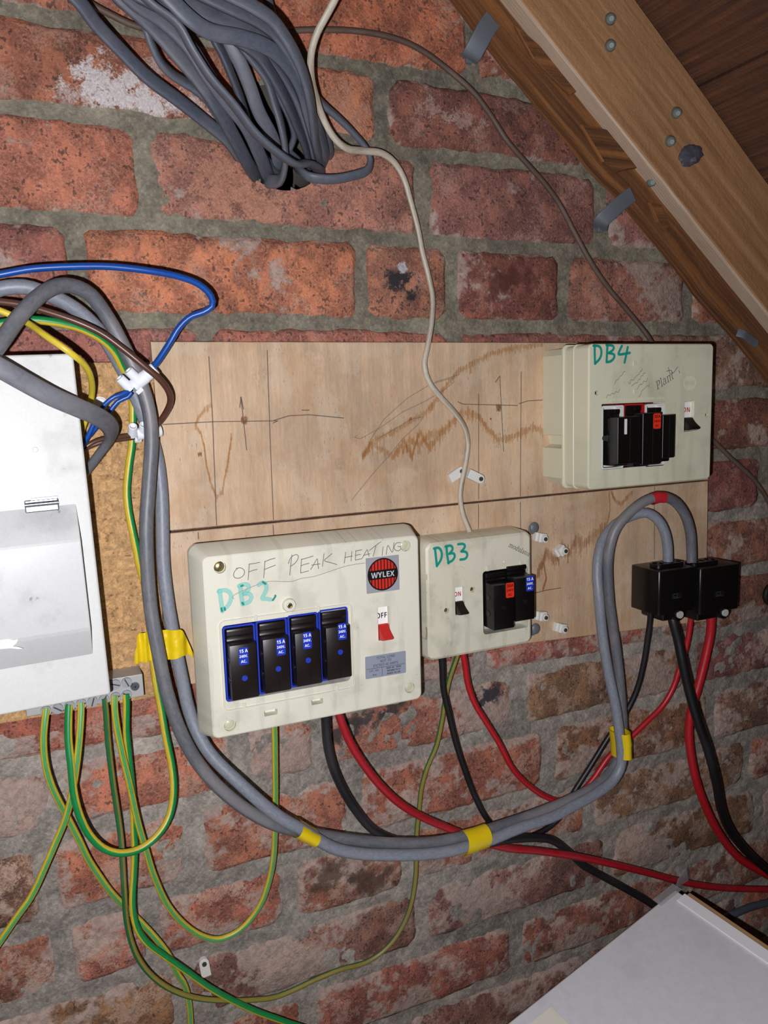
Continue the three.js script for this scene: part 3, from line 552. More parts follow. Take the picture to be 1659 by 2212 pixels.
{ // four-way unit
  const w = .1787, h = .1421, zf = .057, TLx = .1049, TLy = 1.290;
  const o = thing('fuse_box', 'large cream fuse box with four blue fuse carriers and handwritten OFF PEAK HEATING', 'fuse box', [TLx + w / 2, TLy - h / 2, .013]);
  const U = (u) => -w / 2 + u / 1000, Vv = (v) => h / 2 - v / 1000;
  const tex = faceTex(w, h, [222, 219, 200], 0, (g, k) => {
    const fx = (x) => (x - TLx) * k, fy = (y) => (TLy - y) * k;
    strokes(g, [[[.1317,1.2791],[.1286,1.277],[.1274,1.2735],[.1289,1.2713],[.1325,1.2709],[.1359,1.2731],[.1364,1.2767],[.1335,1.2792],[.1299,1.2787]],[[.1402,1.2811],[.1394,1.2752],[.1386,1.2689]],[[.14,1.2809],[.1439,1.2811],[.1484,1.2814]],[[.1394,1.2749],[.1424,1.2758],[.146,1.2762]],[[.1524,1.282],[.1517,1.2762],[.1508,1.269]],[[.1522,1.2814],[.1562,1.2828],[.1604,1.2834]],[[.1516,1.2754],[.1559,1.2767],[.1605,1.2779]],[[.174,1.2846],[.1728,1.2775],[.1715,1.2688]],[[.1708,1.278],[.173,1.2831],[.1775,1.2848],[.1796,1.283],[.1775,1.2785],[.1727,1.2756]],[[.1818,1.2805],[.1809,1.2754],[.1804,1.2695]],[[.1815,1.2801],[.1863,1.2808],[.1912,1.2818]],[[.1809,1.2751],[.1841,1.276],[.1876,1.2764]],[[.1804,1.2695],[.1835,1.2699],[.1871,1.2705]],[[.1887,1.2713],[.1918,1.2754],[.1948,1.2804],[.1948,1.2751],[.1952,1.2713]],[[.1896,1.2747],[.1931,1.2748],[.1966,1.2749]],[[.2003,1.2827],[.1993,1.2771],[.1986,1.2727]],[[.2071,1.2821],[.2031,1.2795],[.1993,1.2771],[.2049,1.2753],[.2107,1.2728]],[[.2185,1.282],[.2179,1.2777],[.2171,1.2732]],[[.2239,1.2821],[.2234,1.2783],[.223,1.2743]],[[.2176,1.2777],[.221,1.2781],[.2243,1.2782]],[[.2274,1.2824],[.227,1.2786],[.2266,1.2747]],[[.2272,1.282],[.2299,1.2824],[.2326,1.2825]],[[.227,1.2785],[.2292,1.2788],[.2314,1.2788]],[[.2266,1.2747],[.2291,1.275],[.2317,1.2752]],[[.2323,1.2751],[.2349,1.279],[.2373,1.2828],[.238,1.2796],[.2387,1.2765]],[[.2338,1.2778],[.2366,1.2782],[.2396,1.2786]],[[.2391,1.2813],[.2443,1.2845],[.2495,1.2875]],[[.245,1.2843],[.2435,1.2801],[.2423,1.2761]],[[.2514,1.2832],[.2507,1.2796],[.2502,1.276]],[[.2538,1.2764],[.2546,1.2809],[.2556,1.2848],[.2574,1.2806],[.2596,1.2769],[.2604,1.2809],[.2612,1.2855]],[[.2672,1.285],[.2632,1.2854],[.261,1.2822],[.2616,1.2793],[.2651,1.2781],[.2673,1.2796],[.2674,1.2815],[.2645,1.2821]]], fx, fy, PENC, 4.6);
    strokes(g, [[[.1271,1.2558],[.1255,1.2567],[.1273,1.2587],[.1319,1.2603],[.143,1.2638],[.1529,1.266],[.1603,1.2653],[.1727,1.2631],[.1805,1.2653],[.1908,1.2651],[.2013,1.2673],[.2173,1.2707],[.2281,1.2714],[.235,1.2715]]], fx, fy, 'rgba(104,102,104,.75)', 3.4);
    const m = [[[.1166,1.2632],[.1171,1.2561],[.1178,1.2473]],[[.1159,1.2628],[.1213,1.2635],[.125,1.2602],[.1249,1.2551],[.1218,1.2501],[.1181,1.2487]],[[.1324,1.2651],[.1325,1.2584],[.1335,1.2508]],[[.1314,1.265],[.1364,1.2663],[.1393,1.264],[.1382,1.2607],[.1352,1.2587]],[[.1354,1.2586],[.1396,1.2581],[.1408,1.2548],[.1387,1.2516],[.1338,1.2506]],[[.1466,1.2641],[.1498,1.2659],[.1528,1.2636],[.1522,1.2584],[.1479,1.2529],[.1516,1.2526],[.1551,1.2514]]];
    strokes(g, m, fx, fy, 'rgba(60,176,164,.42)', 30); strokes(g, m, fx, fy, 'rgba(150,214,206,.35)', 14);
    strokes(g, [[[.1172,1.2496],[.1175,1.2474]],[[.1196,1.2495],[.1198,1.2479]],[[.1332,1.2518],[.134,1.2505]],[[.1571,1.2507],[.1595,1.2536],[.1592,1.2541]],[[.1331,1.2648],[.1343,1.2651]],[[.1499,1.2659],[.152,1.2642]]], fx, fy, 'rgba(10,128,112,.85)', 14);
  }, .6);
  span(tex, -w / 2, -h / 2, w / 2, h / 2);
  const mat = cream(0xffffff, tex), body = cream(0xd2d0bc);
  mesh('back_box', rbox(w - .026, h - .02, .036, .002, 0, 0, .018), body, o);
  const sc = [[13, 9.1], [166.7, 8.2], [13.7, 133.4], [167.6, 130.6]];
  const win = { x0: U(11.6), x1: U(114), y1: Vv(54.2), y0: Vv(114.6), c: .003, d: .013 };
  cover(o, 'cover', w, h, .0055, [[-.0057, .028, .007], [-.0057, .0345, .007], [-.0052, .0362, .007], [-.0004, zf - .0018, .0055], [.0002, zf - .0006], [.0012, zf]], zf, [win, ...sc.map(([u, v]) => ({ x: U(u), y: Vv(v), r: .0046, d: .0042 })), { x0: U(139.9), x1: U(150.5), y1: Vv(57), y0: Vv(85.2), c: .0006, d: .009 }, { x0: U(41), x1: U(51.5), y1: Vv(127), y0: Vv(131.5), c: .0004, d: .008, floor: true }, { x0: U(80), x1: U(89.6), y1: Vv(125.3), y0: Vv(129.6), c: .0004, d: .008, floor: true }], mat);
  sc.forEach(([u, v], i) => {
    const g = new THREE.Group(); g.name = 'cover_screw'; g.position.set(U(u), Vv(v), zf - .0042); o.add(g);
    mesh('recess', cylZ(.0047, .0047, .0006, 0, 0, -.0002), body, g);
    mesh('screw_head', [new THREE.SphereGeometry(.0042, 20, 8, 0, 7, 0, 1.3).scale(1, .55, 1).rotateX(Math.PI / 2)], i ? capCream : brass, g);
    if (!i) { const sl = mesh('slot', box(.0075, .0009, .0008, 0, 0, .0020), std(0x3b3524, .6), g); sl.rotation.z = 1.2; }
  });
  // raised frame and its latch tabs round the fuse window
  const rim = (u0, v0, u1, v1, r, t, z) => { const s = rrPath(U(u0), Vv(v1), U(u1), Vv(v0), r); s.holes.push(rrPath(U(u0) + t, Vv(v1) + t, U(u1) - t, Vv(v0) - t, r * .7, THREE.Path)); return new THREE.ExtrudeGeometry(s, { depth: z, bevelEnabled: false, curveSegments: 5 }).translate(0, 0, zf - .0002); };
  const bm = cream(0xd8d5c2);
  mesh('window_rim', [rim(9.6, 50, 117.2, 121.6, .0045, .0010, .0017)], bm, o);
  for (const [u, v] of [[37.9, 51.5], [88.6, 51.0], [25.4, 119.6], [101.7, 118.6]]) mesh('latch_tab', rbox(.0022, .0046, .0016, .0004, U(u), Vv(v), zf + .0004), bm, o);
  const k = new THREE.Group(); k.name = 'cover_knob'; k.position.set(U(64.6), Vv(44.6), zf); o.add(k);
  mesh('collar', new THREE.LatheGeometry([[.0022, .0034], [.0046, .0034], [.0050, .0030], [.0054, 0]].map(([x, y]) => new THREE.Vector2(x, y)), 28).rotateX(Math.PI / 2), bm, k);
  mesh('insert', new THREE.LatheGeometry([[.0008, .0012], [.0008, .0036], [.0019, .0036], [.0023, .003], [.0023, .001]].map(([x, y]) => new THREE.Vector2(x, y)), 20).rotateX(Math.PI / 2), brass, k);
  mesh('shank_hole', cylZ(.0023, .0023, .001, 0, 0, .0006), std(0x2a251c, .8), k);
  const lab = [[10.2, -15.2], [14.0, -13.4], [9.8, -12.4], [13.6, -10.4]], dots = [[10.2, -32], [11.2, -30], [10, -28], [11.4, -26.5]];
  for (let i = 0; i < 4; i++) carrier(o, U(14.6 + 25.5 * i), Vv(57.2 - .9 * i), zf - .0005, { w: .0204, len: .0535, lip: .0030, deep: .0102, mat: brownBlack, label: blue15, lx: lab[i][0] / 1000, ly: lab[i][1] / 1000 - .0045, dot: [dots[i][0] / 1000, dots[i][1] / 1000 - .005, blueBase], base: blueBase, bw: .0249, bh: .0588, bx: -.0026, by: -.0022 });
  rocker(o, U(145.2), Vv(71.1), zf, .0105, .028, 'OFF', '#20202a', body, std(0xc02a26, .42));
  const logo = mesh('emblem_plate', sheet(.0294, .0294, .0004, .0005), std(0xffffff, .38, { map: canvasTex(512, 512, (g) => {
    g.fillStyle = '#9b9ba0'; g.fillRect(0, 0, 512, 512); g.fillStyle = '#17120f'; g.beginPath(); g.arc(256, 256, 236, 0, 7); g.fill();
    g.save(); g.beginPath(); g.arc(256, 256, 216, 0, 7); g.clip(); g.fillStyle = '#c92c22'; for (let i = -4; i <= 4; i++) g.fillRect(256 + i * 50 - 18, 20, 36, 472); g.restore();
    g.fillStyle = '#17120f'; g.fillRect(28, 190, 456, 132); g.fillStyle = '#c3c3c6'; g.font = 'bold 112px sans-serif'; g.textAlign = 'center'; g.textBaseline = 'middle'; g.fillText('WYLEX', 256, 260, 420);
  }) }), o); logo.position.set(U(145.3), Vv(29.5), zf + .0001); logo.userData.label = 'round red and black maker’s badge on grey plate';
  const plate = mesh('rating_plate', sheet(.0368, .0190, .0009, .0004), std(0xffffff, .4, { map: canvasTex(740, 384, (g) => {
    g.fillStyle = '#8f95a3'; g.fillRect(0, 0, 740, 384); g.fillStyle = g.strokeStyle = '#20232c'; g.textAlign = 'center'; g.font = '60px sans-serif'; g.fillText('TOTAL LOAD', 370, 70, 420); g.fillText('NOT TO', 370, 132, 260); g.fillText('EXCEED 60 AMPS', 370, 196, 570);
    g.lineWidth = 6; g.beginPath(); g.moveTo(20, 218); g.lineTo(720, 218); g.moveTo(300, 218); g.lineTo(300, 370); g.stroke(); g.font = '46px sans-serif'; g.fillText('CAT. NO.', 160, 274, 230); g.fillText('404', 160, 348); g.font = 'bold 42px sans-serif'; g.fillText('240V AC. 50Hz', 512, 264, 380); g.fillText('BS5486 Pt13', 512, 312, 330); g.fillText('MADE IN UK', 512, 360, 290);
  }) }), o); plate.position.set(U(145.7), Vv(106.7), zf + .0001); plate.rotation.z = -.012; plate.userData.label = 'grey rating plate with black print';
}
{ // two-way unit beside it
  const w = .1118, h = .1087, zf = .030, TLx = .3033, TLy = 1.2773;
  const o = thing('fuse_box', 'small square cream fuse box marked DB3 with two black fuse carriers', 'fuse box', [TLx + w / 2, TLy - h / 2, .013]); o.rotation.z = .006;
  const U = (u) => -w / 2 + u / 1000, Vv = (v) => h / 2 - v / 1000;
  const tex = faceTex(w, h, [216, 212, 190], .4, (g, k) => {
    const fx = (x) => (x - TLx) * k, fy = (y) => (TLy - y) * k;
    strokes(g, [[[.3132,1.2713],[.3139,1.2638],[.3147,1.2554]],[[.3122,1.2714],[.3172,1.2721],[.3203,1.2668],[.3192,1.2606],[.3147,1.2556]],[[.3247,1.2722],[.3251,1.2645],[.3264,1.2566]],[[.3237,1.2719],[.3293,1.2727],[.3315,1.2688],[.3274,1.2651]],[[.3274,1.2651],[.3319,1.2654],[.3332,1.2618],[.3303,1.2583],[.326,1.2571]],[[.3365,1.2727],[.3424,1.2727],[.3438,1.2694],[.3396,1.2657]],[[.3396,1.2659],[.3448,1.265],[.346,1.2614],[.3437,1.2584],[.3385,1.2585]]], fx, fy, TEAL, 21);
written(g, 'modulator', [[[.3887,1.2651],[.4118,1.2529]]][0], fx, fy, 'rgba(50,48,50,.92)');
    strokes(g, [[[.3039,1.2004],[.3042,1.1948],[.3037,1.1894]],[[.3053,1.1724],[.3113,1.1696],[.3236,1.1685]],[[.3308,1.1673],[.3339,1.1687]],[[.3048,1.2486],[.3049,1.2441]]], fx, fy, 'rgba(120,108,80,.5)', 7);
  }, .8);
  span(tex, -w / 2, -h / 2, w / 2, h / 2);
  const mat = cream(0xffffff, tex), body = cream(0xcfcab2);
  const win = { x0: U(57.9), x1: U(107), y1: Vv(32.6), y0: Vv(92), c: .003, d: .014 };
  cover(o, 'cover', w, h, .0075, [[-.0012, .0002, .008], [-.0012, .010], [-.0002, zf - .005], [.0010, zf - .0016], [.0032, zf]], zf, [win, { x0: U(28.9), x1: U(38.7), y1: Vv(43.8), y0: Vv(69.3), c: .0005, d: .009 }, ...[[47.2, 47.8], [20.2, 63.6]].map(([u, v]) => ({ x: U(u), y: Vv(v), r: .0026, d: .003, floor: true })), ...[[81, 26.2]].map(([u, v]) => ({ x: U(u), y: Vv(v), r: .0016, d: .002, floor: true }))], mat);
  mesh('window_tray', box(.0485, .059, .001, U(82.4), Vv(62.3), zf - .0145), cream(0xb9b8ac), o);
  for (const [u, v] of [[47.2, 47.8], [20.2, 63.6]]) { const s = mesh('fixing_screw', cylZ(.0018, .0020, .0012, U(u), Vv(v), zf - .0024, 16), brass, o); }
  for (const [u, v] of [[63.5, 30.3], [99.4, 30.1]]) mesh('lug', rbox(.0035, .005, .0016, .0006, U(u), Vv(v), zf), mat, o);
  emblem(o, U(34), Vv(31.1), zf, .0062, body);
  rocker(o, U(33.8), Vv(56.5), zf, .0096, .0255, 'ON', '#b3281e', body, brownBlack);
  carrier(o, U(60.2), Vv(34.6), zf - .001, { w: .0212, len: .0502, lip: .0035, deep: .0160, neck: .0068, label: red30, lx: .0170, ly: -.0145, lw: .0086, lh: .0138, dot: [.0105, -.030, brownBlack] });
  carrier(o, U(83.2), Vv(30.8), zf - .001, { w: .0206, len: .0490, lip: .0035, deep: .0160, neck: .0068, label: blue15, lx: .0155, ly: -.0150, lw: .0082, lh: .0140, dot: [.0105, -.031, brownBlack] });
  const p = []; const q = mulberry(3); for (let r = 0; r < 3; r++) for (let i = 0; i < 16 - r * 3; i++) if (q() > .2) p.push(box(.0013 + q() * .0008, .0012, .0003, U(70 + r * 3 + i * 2.3), Vv(95.5 + r * 3.2), zf));
  mesh('moulded_lettering', p, mat, o);
}
{ // three-way unit on a deep surround
  const w = .1462, h = .1284, TLx = .4472, TLy = 1.4456, zf = .0695;
  const o = thing('fuse_box', 'deep cream fuse box marked DB4 with three black fuse carriers', 'fuse box', [TLx + w / 2, TLy - h / 2, .013]); o.rotation.z = .004;
  const U = (u) => -w / 2 + u / 1000, Vv = (v) => h / 2 - v / 1000;
  const tex = faceTex(w, h, [212, 210, 184], .8, (g, k) => {
    const fx = (x) => (x - TLx) * k, fy = (y) => (TLy - y) * k;
    strokes(g, [[[.4535,1.4443],[.4536,1.4368],[.454,1.4286]],[[.4523,1.4438],[.4589,1.4438],[.4613,1.4393],[.4601,1.433],[.454,1.4283]],[[.4675,1.4449],[.4671,1.438],[.4667,1.4299]],[[.4665,1.4443],[.4739,1.4443],[.4749,1.4406],[.4689,1.4374]],[[.4689,1.4374],[.4756,1.4365],[.475,1.4327],[.4709,1.4298],[.4667,1.4297]],[[.4836,1.4437],[.4811,1.4396],[.4792,1.4358],[.485,1.4365],[.4926,1.4375]],[[.4902,1.4425],[.4887,1.4361],[.4868,1.4291]]], fx, fy, TEAL, 21);
    const pz = 'rgba(92,90,92,.8)';
written(g, 'Plant', [[[.5247,1.4038],[.5452,1.414]]][0], fx, fy, pz); strokes(g, [[[.5379,1.4241],[.539,1.4207],[.5404,1.417]],[[.5359,1.4207],[.542,1.422],[.543,1.4176],[.5491,1.4243]],[[.5509,1.4211],[.5517,1.419]]], fx, fy, pz, 6);
    const q = mulberry(12); const lines = [];
    for (let L = 0; L < 4; L++) { const l = []; const n = 12; for (let i = 0; i < n; i++) { const t = i / (n - 1), u = 690 + L * 22 + t * (95 - L * 6) + (q() - .5) * 10, v = 350 + L * 28 - t * (105 - L * 8) + (q() - .5) * 34; l.push([u, v]); } lines.push(l); }
    { const l = []; for (let i = 0; i < 8; i++) l.push([540 + i * 13, 432 - i * 5 + (i % 2 ? -12 : 8)]); lines.push(l); const l2 = []; for (let i = 0; i < 7; i++) l2.push([596 + i * 12, 340 - i * 14 + (i % 2 ? -10 : 8)]); lines.push(l2); }
    const A = [[[.4592,1.4418],[.5777,1.442],[.4608,1.3267]]][0], ex = [(A[1][0] - A[0][0]) / 700, (A[1][1] - A[0][1]) / 700], ey = [(A[2][0] - A[0][0]) / 900, (A[2][1] - A[0][1]) / 900];
    strokes(g, lines.map((l) => l.map(([u, v]) => [A[0][0] + ex[0] * (u - 500) + ey[0] * (v - 100), A[0][1] + ex[1] * (u - 500) + ey[1] * (v - 100)])), fx, fy, 'rgba(96,94,96,.62)', 4.5);
  }, .5);
  span(tex, -w / 2, -h / 2, w / 2, h / 2);
  const mat = cream(0xffffff, tex), body = cream(0xd2cfb6), B = new THREE.MeshPhysicalMaterial({ color: 0xd0cdb2, roughness: .45 });
  const win = { x0: U(14.3), x1: U(88), y1: Vv(52.6), y0: Vv(111), c: .0012, d: .016 };
  const flat = [[88.9, 0]];
  cover(o, 'cover', w, h, .0045, [[0, .0505], [0, zf - .0014], [.0004, zf - .0004], [.0013, zf]], zf, [win, { x0: U(111.2), x1: U(123.6), y1: Vv(53), y0: Vv(81.4), c: .0005, d: .009 }, ...[[8.8, 42.7], [139.7, 66.6]].map(([u, v]) => ({ x: U(u), y: Vv(v), r: .0021, d: .004, floor: true }))], mat, .016);
  const ring = (d, z0, z1, m, n, r = .005) => mesh(n, skirt([[rrPts(-w / 2 + d, -h / 2 + d, w / 2 - d, h / 2 - d, r, 6), z0], [rrPts(-w / 2 + d, -h / 2 + d, w / 2 - d, h / 2 - d, r, 6), z1 - .0005], [rrPts(-w / 2 + d + .0005, -h / 2 + d + .0005, w / 2 - d - .0005, h / 2 - d - .0005, r, 6), z1]], true), m, o);
  ring(-.0016, .0328, .0352, B, 'surround_lip'); ring(.0002, .0350, .0480, B, 'surround_rim'); ring(-.0010, .0478, .0496, B, 'surround_lip'); ring(.0008, .0494, .0506, body, 'joint_band');
  // deep base with a knock-out bay cut into its left side
  const s = new THREE.Shape(); s.moveTo(-w / 2 + .003, h / 2 - .0005); const x0 = -w / 2 + .0012, x1 = w / 2 - .0012, y0 = -h / 2 + .0012, y1 = h / 2 - .0012;
  const yb = y1 - .0795, yt = y1 - .0920;
  s.moveTo(x0 + .004, y1); s.lineTo(x1 - .004, y1); s.lineTo(x1, y1 - .004); s.lineTo(x1, y0 + .004); s.lineTo(x1 - .004, y0); s.lineTo(x0 + .006, y0); s.lineTo(x0, y0 + .006); s.lineTo(x0, yt); s.quadraticCurveTo(x0 + .005, yt + .001, x0 + .008, yt + .003); s.lineTo(x0 + .008, yb - .001); s.lineTo(x0, yb); s.lineTo(x0, y1 - .006); s.closePath();
  mesh('base_box', toCreasedNormals(new THREE.ExtrudeGeometry(s, { depth: .0332, bevelEnabled: false, curveSegments: 6 }), .5), B, o);
  mesh('window_tray', box(.0735, .058, .001, U(51.1), Vv(81.8), zf - .0162), std(0x60251f, .6), o);
  for (const [u, v] of [[8.8, 42.7], [139.7, 66.6]]) mesh('fixing_screw', cylZ(.0017, .0017, .001, U(u), Vv(v), zf - .003, 16), std(0x35302a, .6), o);
  for (const [u, v] of [[51.3, 17.7], [52.3, 42.3]]) mesh('lug', cylZ(.0021, .0024, .0008, U(u), Vv(v), zf + .0003, 16), mat, o);
  emblem(o, U(117.4), Vv(36.2), zf, .0072, body);
  rocker(o, U(117.4), Vv(67.2), zf, .0122, .028, 'ON', '#b3281e', body, blackPlastic);
  { const f = await new FontLoader().loadAsync('fonts/droid/droid_sans_bold.typeface.json'), t = new TextGeometry('SWITCH OFF BEFORE REMOVING FUSE', { font: f, size: .0021, depth: .00035, curveSegments: 2 }); t.computeBoundingBox(); t.scale(.071 / (t.boundingBox.max.x - t.boundingBox.min.x), 1, 1).translate(U(15.6), Vv(50.4), zf - .0001); mesh('moulded_lettering', t, body, o); }
  carrier(o, U(20.4), Vv(57.8), zf - .001, { w: .0140, len: .0500, lip: .002, deep: .0125, neck: .0062, base: whiteBase, bw: .0246, bh: .0570, bx: -.0055, by: -.0035 });
  carrier(o, U(40.8), Vv(55.2), zf - .001, { w: .0180, len: .0545, lip: .002, deep: .0125, neck: .0070, base: redBase, bw: .0240, bh: .0565, bx: -.0015, by: -.0018 });
  carrier(o, U(66.6), Vv(57.8), zf - .001, { w: .0160, len: .0490, lip: .002, deep: .0125, neck: .0062, base: whiteBase, bw: .0232, bh: .0575, bx: -.0018, by: -.0035 });
  // the wide grip blocks that stand proud of the carriers
  const grips = [[20.0, 64.4, 25.5, 41.5, .0152], [46.2, 61.8, 21.8, 46, .0172], [69.6, 64.2, 14.6, 39, .0168]];
  grips.forEach(([u, v, gw, gh, zz], i) => { const c = new THREE.Group(); c.name = 'fuse_grip'; o.add(c); c.position.set(U(u), Vv(v), zf); mesh('grip_block', [rbox(gw / 1000, gh / 1000, .012, .0008, gw / 2000, -gh / 2000, zz - .006), box(.0003, gh / 1000 - .002, .0003, gw / 1850, -gh / 2000, zz)], blackPlastic, c);
    if (i === 0) { const m = mesh('paper_tag', sheet(.0028, .0135, .0005), std(0xd8d8d8, .5), c); m.position.set(.0085, -.0085, zz); }
    if (i === 1) { const m = mesh('rating_sticker', sheet(.0086, .0136, .0016), red30, c); m.position.set(.0160, -.0075, zz); } });
  mesh('side_screw', cylZ(.0028, .0028, .004, U(18.0), Vv(83), zf + .0015, 18), blackPlastic, o);
}

// ---------------------------------------------------------------- cables
// dust and scuffs on a sheath: u runs round the cable, v along it in metres
function sheathTex(base, dust, amount, seed) {
  const t = dataTex(256, 1024, (i, j, c) => {
    const x = i / 256, y = j / 1024, a = smpL(FA, x * .25 + seed, y, 1), f = smp(FD, x * .12, y * .5 + seed, .25), s = sstep(.78, .86, smp(FC, x * .4 + seed, y, .6)) * .5, k = .9 + .2 * (f - .5), m = clamp(amount * sstep(.42, .75, a) + amount * .5 * s + .12 * amount * f);
    for (let q = 0; q < 3; q++) c[q] = lerp(base[q] * k, dust[q], m);
  });
  t.repeat.set(1, 1 / .35); return t;
}
const pvc = (base, dust, amount, seed, rough = .46) => new THREE.MeshPhysicalMaterial({ map: sheathTex(base, dust, amount, seed), roughness: rough });
const greyA = pvc([106, 108, 114], [142, 138, 136], .55, .1), greyB = pvc([138, 144, 154], [150, 148, 146], .35, .3), greyFlat = pvc([104, 106, 112], [128, 126, 126], .4, .5, .5);
const bundleMats = [.12, .34, .56, .78].map((s, i) => pvc([[86, 92, 104], [98, 105, 116], [76, 81, 92], [90, 94, 104]][i], [124, 120, 122], .35, s, .5));
const blackSheath = pvc([30, 30, 34], [96, 88, 86], .4, .2, .5), redSheath = pvc([186, 30, 42], [140, 84, 84], .28, .4, .42), blackClean = pvc([22, 22, 24], [60, 58, 60], .3, .7, .45), redClean = pvc([192, 26, 36], [150, 70, 70], .18, .6, .42);
const blueSheath = pvc([16, 78, 166], [44, 96, 168], .15, .25, .35), brownSheath = pvc([92, 58, 44], [120, 90, 76], .25, .45, .35), brownOld = pvc([92, 72, 60], [120, 104, 94], .5, .15, .6), creamOld = pvc([214, 204, 184], [128, 112, 92], .75, .65, .5);
function stripeMat(g, y, share, seed, dust = .2, n = 1) {       // n yellow stripes round the core, each taking that share
  const t = dataTex(192, 512, (i, j, c) => {
    const u = i / 192, v = j / 512, a = smpL(FA, u * .3 + seed, v, 1), f = smp(FD, u * .2, v * .6 + seed, .3), w = .02 * (a - .5);
    const yel = sstep(share + .05, share - .05, Math.abs((((u + w) * n + 1) % 1) - .5) * 2), k = .9 + .2 * (f - .5), m = dust * sstep(.5, .8, a);
    for (let q = 0; q < 3; q++) c[q] = lerp(lerp(g[q], y[q], yel) * k, [140, 120, 100][q], m);
  });
  t.repeat.set(1, 1 / .4); return new THREE.MeshPhysicalMaterial({ map: t, roughness: .42 });
}
const GRN = [18, 142, 70], GRD = [44, 112, 62], YEL = [222, 194, 58], PGR = [92, 172, 96];
const earthNew = stripeMat(GRN, YEL, .27, .2), earthPale = stripeMat(PGR, YEL, .52, .5, .2, 3), earthDark = stripeMat(GRD, [150, 136, 60], .30, .8, .3), earthYellow = stripeMat([40, 130, 80], [232, 206, 60], .70, .35);
function cable(name, label, path, r, mat, { b, group, category = 'cable', ...opt } = {}) { return single(name, label, category, sweep(path, r, b ?? r, opt), mat, group); }

// heavy grey supply tails
cable('supply_cable', 'thick dark grey cable looping down past the white enclosure in front', [[-.1557,1.2637,.2212],[-.0266,1.4285,.104],[-.0156,1.4426,.094],[-.0023,1.4616,.082],[.0128,1.4775,.07],[.0264,1.4841,.06],[.0413,1.4807,.052],[.0544,1.4636,.044],[.0658,1.4395,.04],[.0735,1.4195,.04],[.0783,1.3974,.04],[.0783,1.3769,.042],[.0738,1.3428,.044],[.07,1.3155,.046],[.0684,1.2843,.047],[.0685,1.2524,.048],[.0712,1.2201,.05],[.076,1.1833,.052],[.085,1.1479,.054],[.099,1.1175,.055],[.1231,1.0848,.054],[.1536,1.0562,.05],[.1797,1.0413,.048],[.2131,1.0265,.048],[.2416,1.0165,.05],[.2711,1.0078,.051],[.3022,1.0013,.052],[.3297,.999,.052],[.3588,.9973,.05],[.3843,.9967,.048],[.4176,.9973,.046],[.4583,1.0004,.044],[.4961,1.006,.04],[.5219,1.0185,.036],[.5311,1.0386,.034],[.5349,1.0574,.032],[.5336,1.0923,.03],[.5289,1.1327,.029],[.5216,1.173,.029],[.5169,1.1966,.03],[.5137,1.2335,.031],[.5147,1.2526,.033],[.5202,1.2692,.035],[.5348,1.2846,.038],[.5511,1.2943,.04],[.5711,1.2976,.041],[.5905,1.2912,.04],[.6057,1.2765,.039],[.615,1.257,.038],[.6187,1.2339,.037],[.6191,1.224,.037]], .0052, greyA, { step: .005, seg: 16 });
cable('supply_cable', 'thick paler grey cable running behind the dark one to the first connector', [[-.2442,1.3861,.04],[-.0256,1.478,.04],[-.0139,1.4829,.042],[.002,1.4846,.042],[.0163,1.4801,.04],[.0323,1.4721,.036],[.0477,1.4576,.031],[.0603,1.4354,.027],[.0706,1.4115,.023],[.0781,1.3886,.021],[.084,1.3635,.021],[.0856,1.3365,.022],[.0843,1.3079,.025],[.0828,1.279,.027],[.0838,1.2497,.029],[.0867,1.2196,.03],[.0903,1.1888,.031],[.0952,1.1558,.033],[.1053,1.1276,.041],[.1281,1.0981,.052],[.1554,1.0676,.059],[.1761,1.0498,.06],[.2014,1.0276,.06],[.2226,1.0167,.06],[.252,1.0069,.06],[.2822,.999,.06],[.314,.9938,.06],[.3404,.992,.058],[.3585,.9912,.057],[.3901,.9931,.055],[.4344,.9941,.053],[.4576,.9976,.051],[.4865,1.0024,.049],[.5103,1.0104,.047],[.5211,1.0236,.046],[.5223,1.0405,.045],[.5206,1.062,.043],[.5179,1.0882,.04],[.5112,1.1254,.036],[.5061,1.1622,.033],[.5032,1.1986,.031],[.5046,1.225,.026],[.5086,1.2407,.023],[.5161,1.2547,.02],[.5303,1.268,.019],[.5502,1.2764,.02],[.5663,1.2798,.027],[.5772,1.2718,.032],[.5833,1.2591,.035],[.5865,1.2444,.036],[.5876,1.2287,.036]], .0052, greyB, { step: .005, seg: 16 });
cable('flat_cable', 'wide flat grey cable crossing the white enclosure and bending behind it', [[-.2292,1.5596,.1527],[-.0278,1.4337,.118],[-.0162,1.4265,.116],[-.003,1.4179,.112],[.0111,1.4092,.108],[.0258,1.402,.1],[.037,1.3965,.09],[.0454,1.3906,.078],[.0487,1.3845,.066],[.0475,1.3781,.056],[.0419,1.3701,.048],[.0361,1.3621,.042],[.0323,1.3569,.036]], .0062, greyFlat, { b: .0033, power: 4, roll: .05, step: .004, seg: 20 });

// blue, brown and earth tails by the enclosure
cable('blue_cable', 'blue insulated cable arching over the bricks into a white connector', [[-.258,1.435,.06],[-.0237,1.4871,.06],[-.0127,1.4896,.06],[.0066,1.4939,.06],[.0308,1.4964,.06],[.0559,1.4975,.06],[.082,1.4957,.06],[.1035,1.4927,.058],[.1181,1.4877,.056],[.1261,1.4803,.054],[.1272,1.474,.052],[.1209,1.4694,.05],[.1116,1.4661,.048],[.1034,1.4589,.046],[.0953,1.4466,.044],[.0854,1.4329,.044],[.0781,1.4255,.046],[.0717,1.4196,.047]], .0024, blueSheath);
cable('blue_wire', 'short blue wire leaving the connector over its twin', [[.0655,1.4137,.047],[.0601,1.4109,.048],[.0529,1.4084,.048],[.0457,1.402,.046],[.0405,1.3936,.044],[.0362,1.3848,.042],[.0331,1.3789,.04],[.0296,1.3736,.038]], .0017, blueSheath);
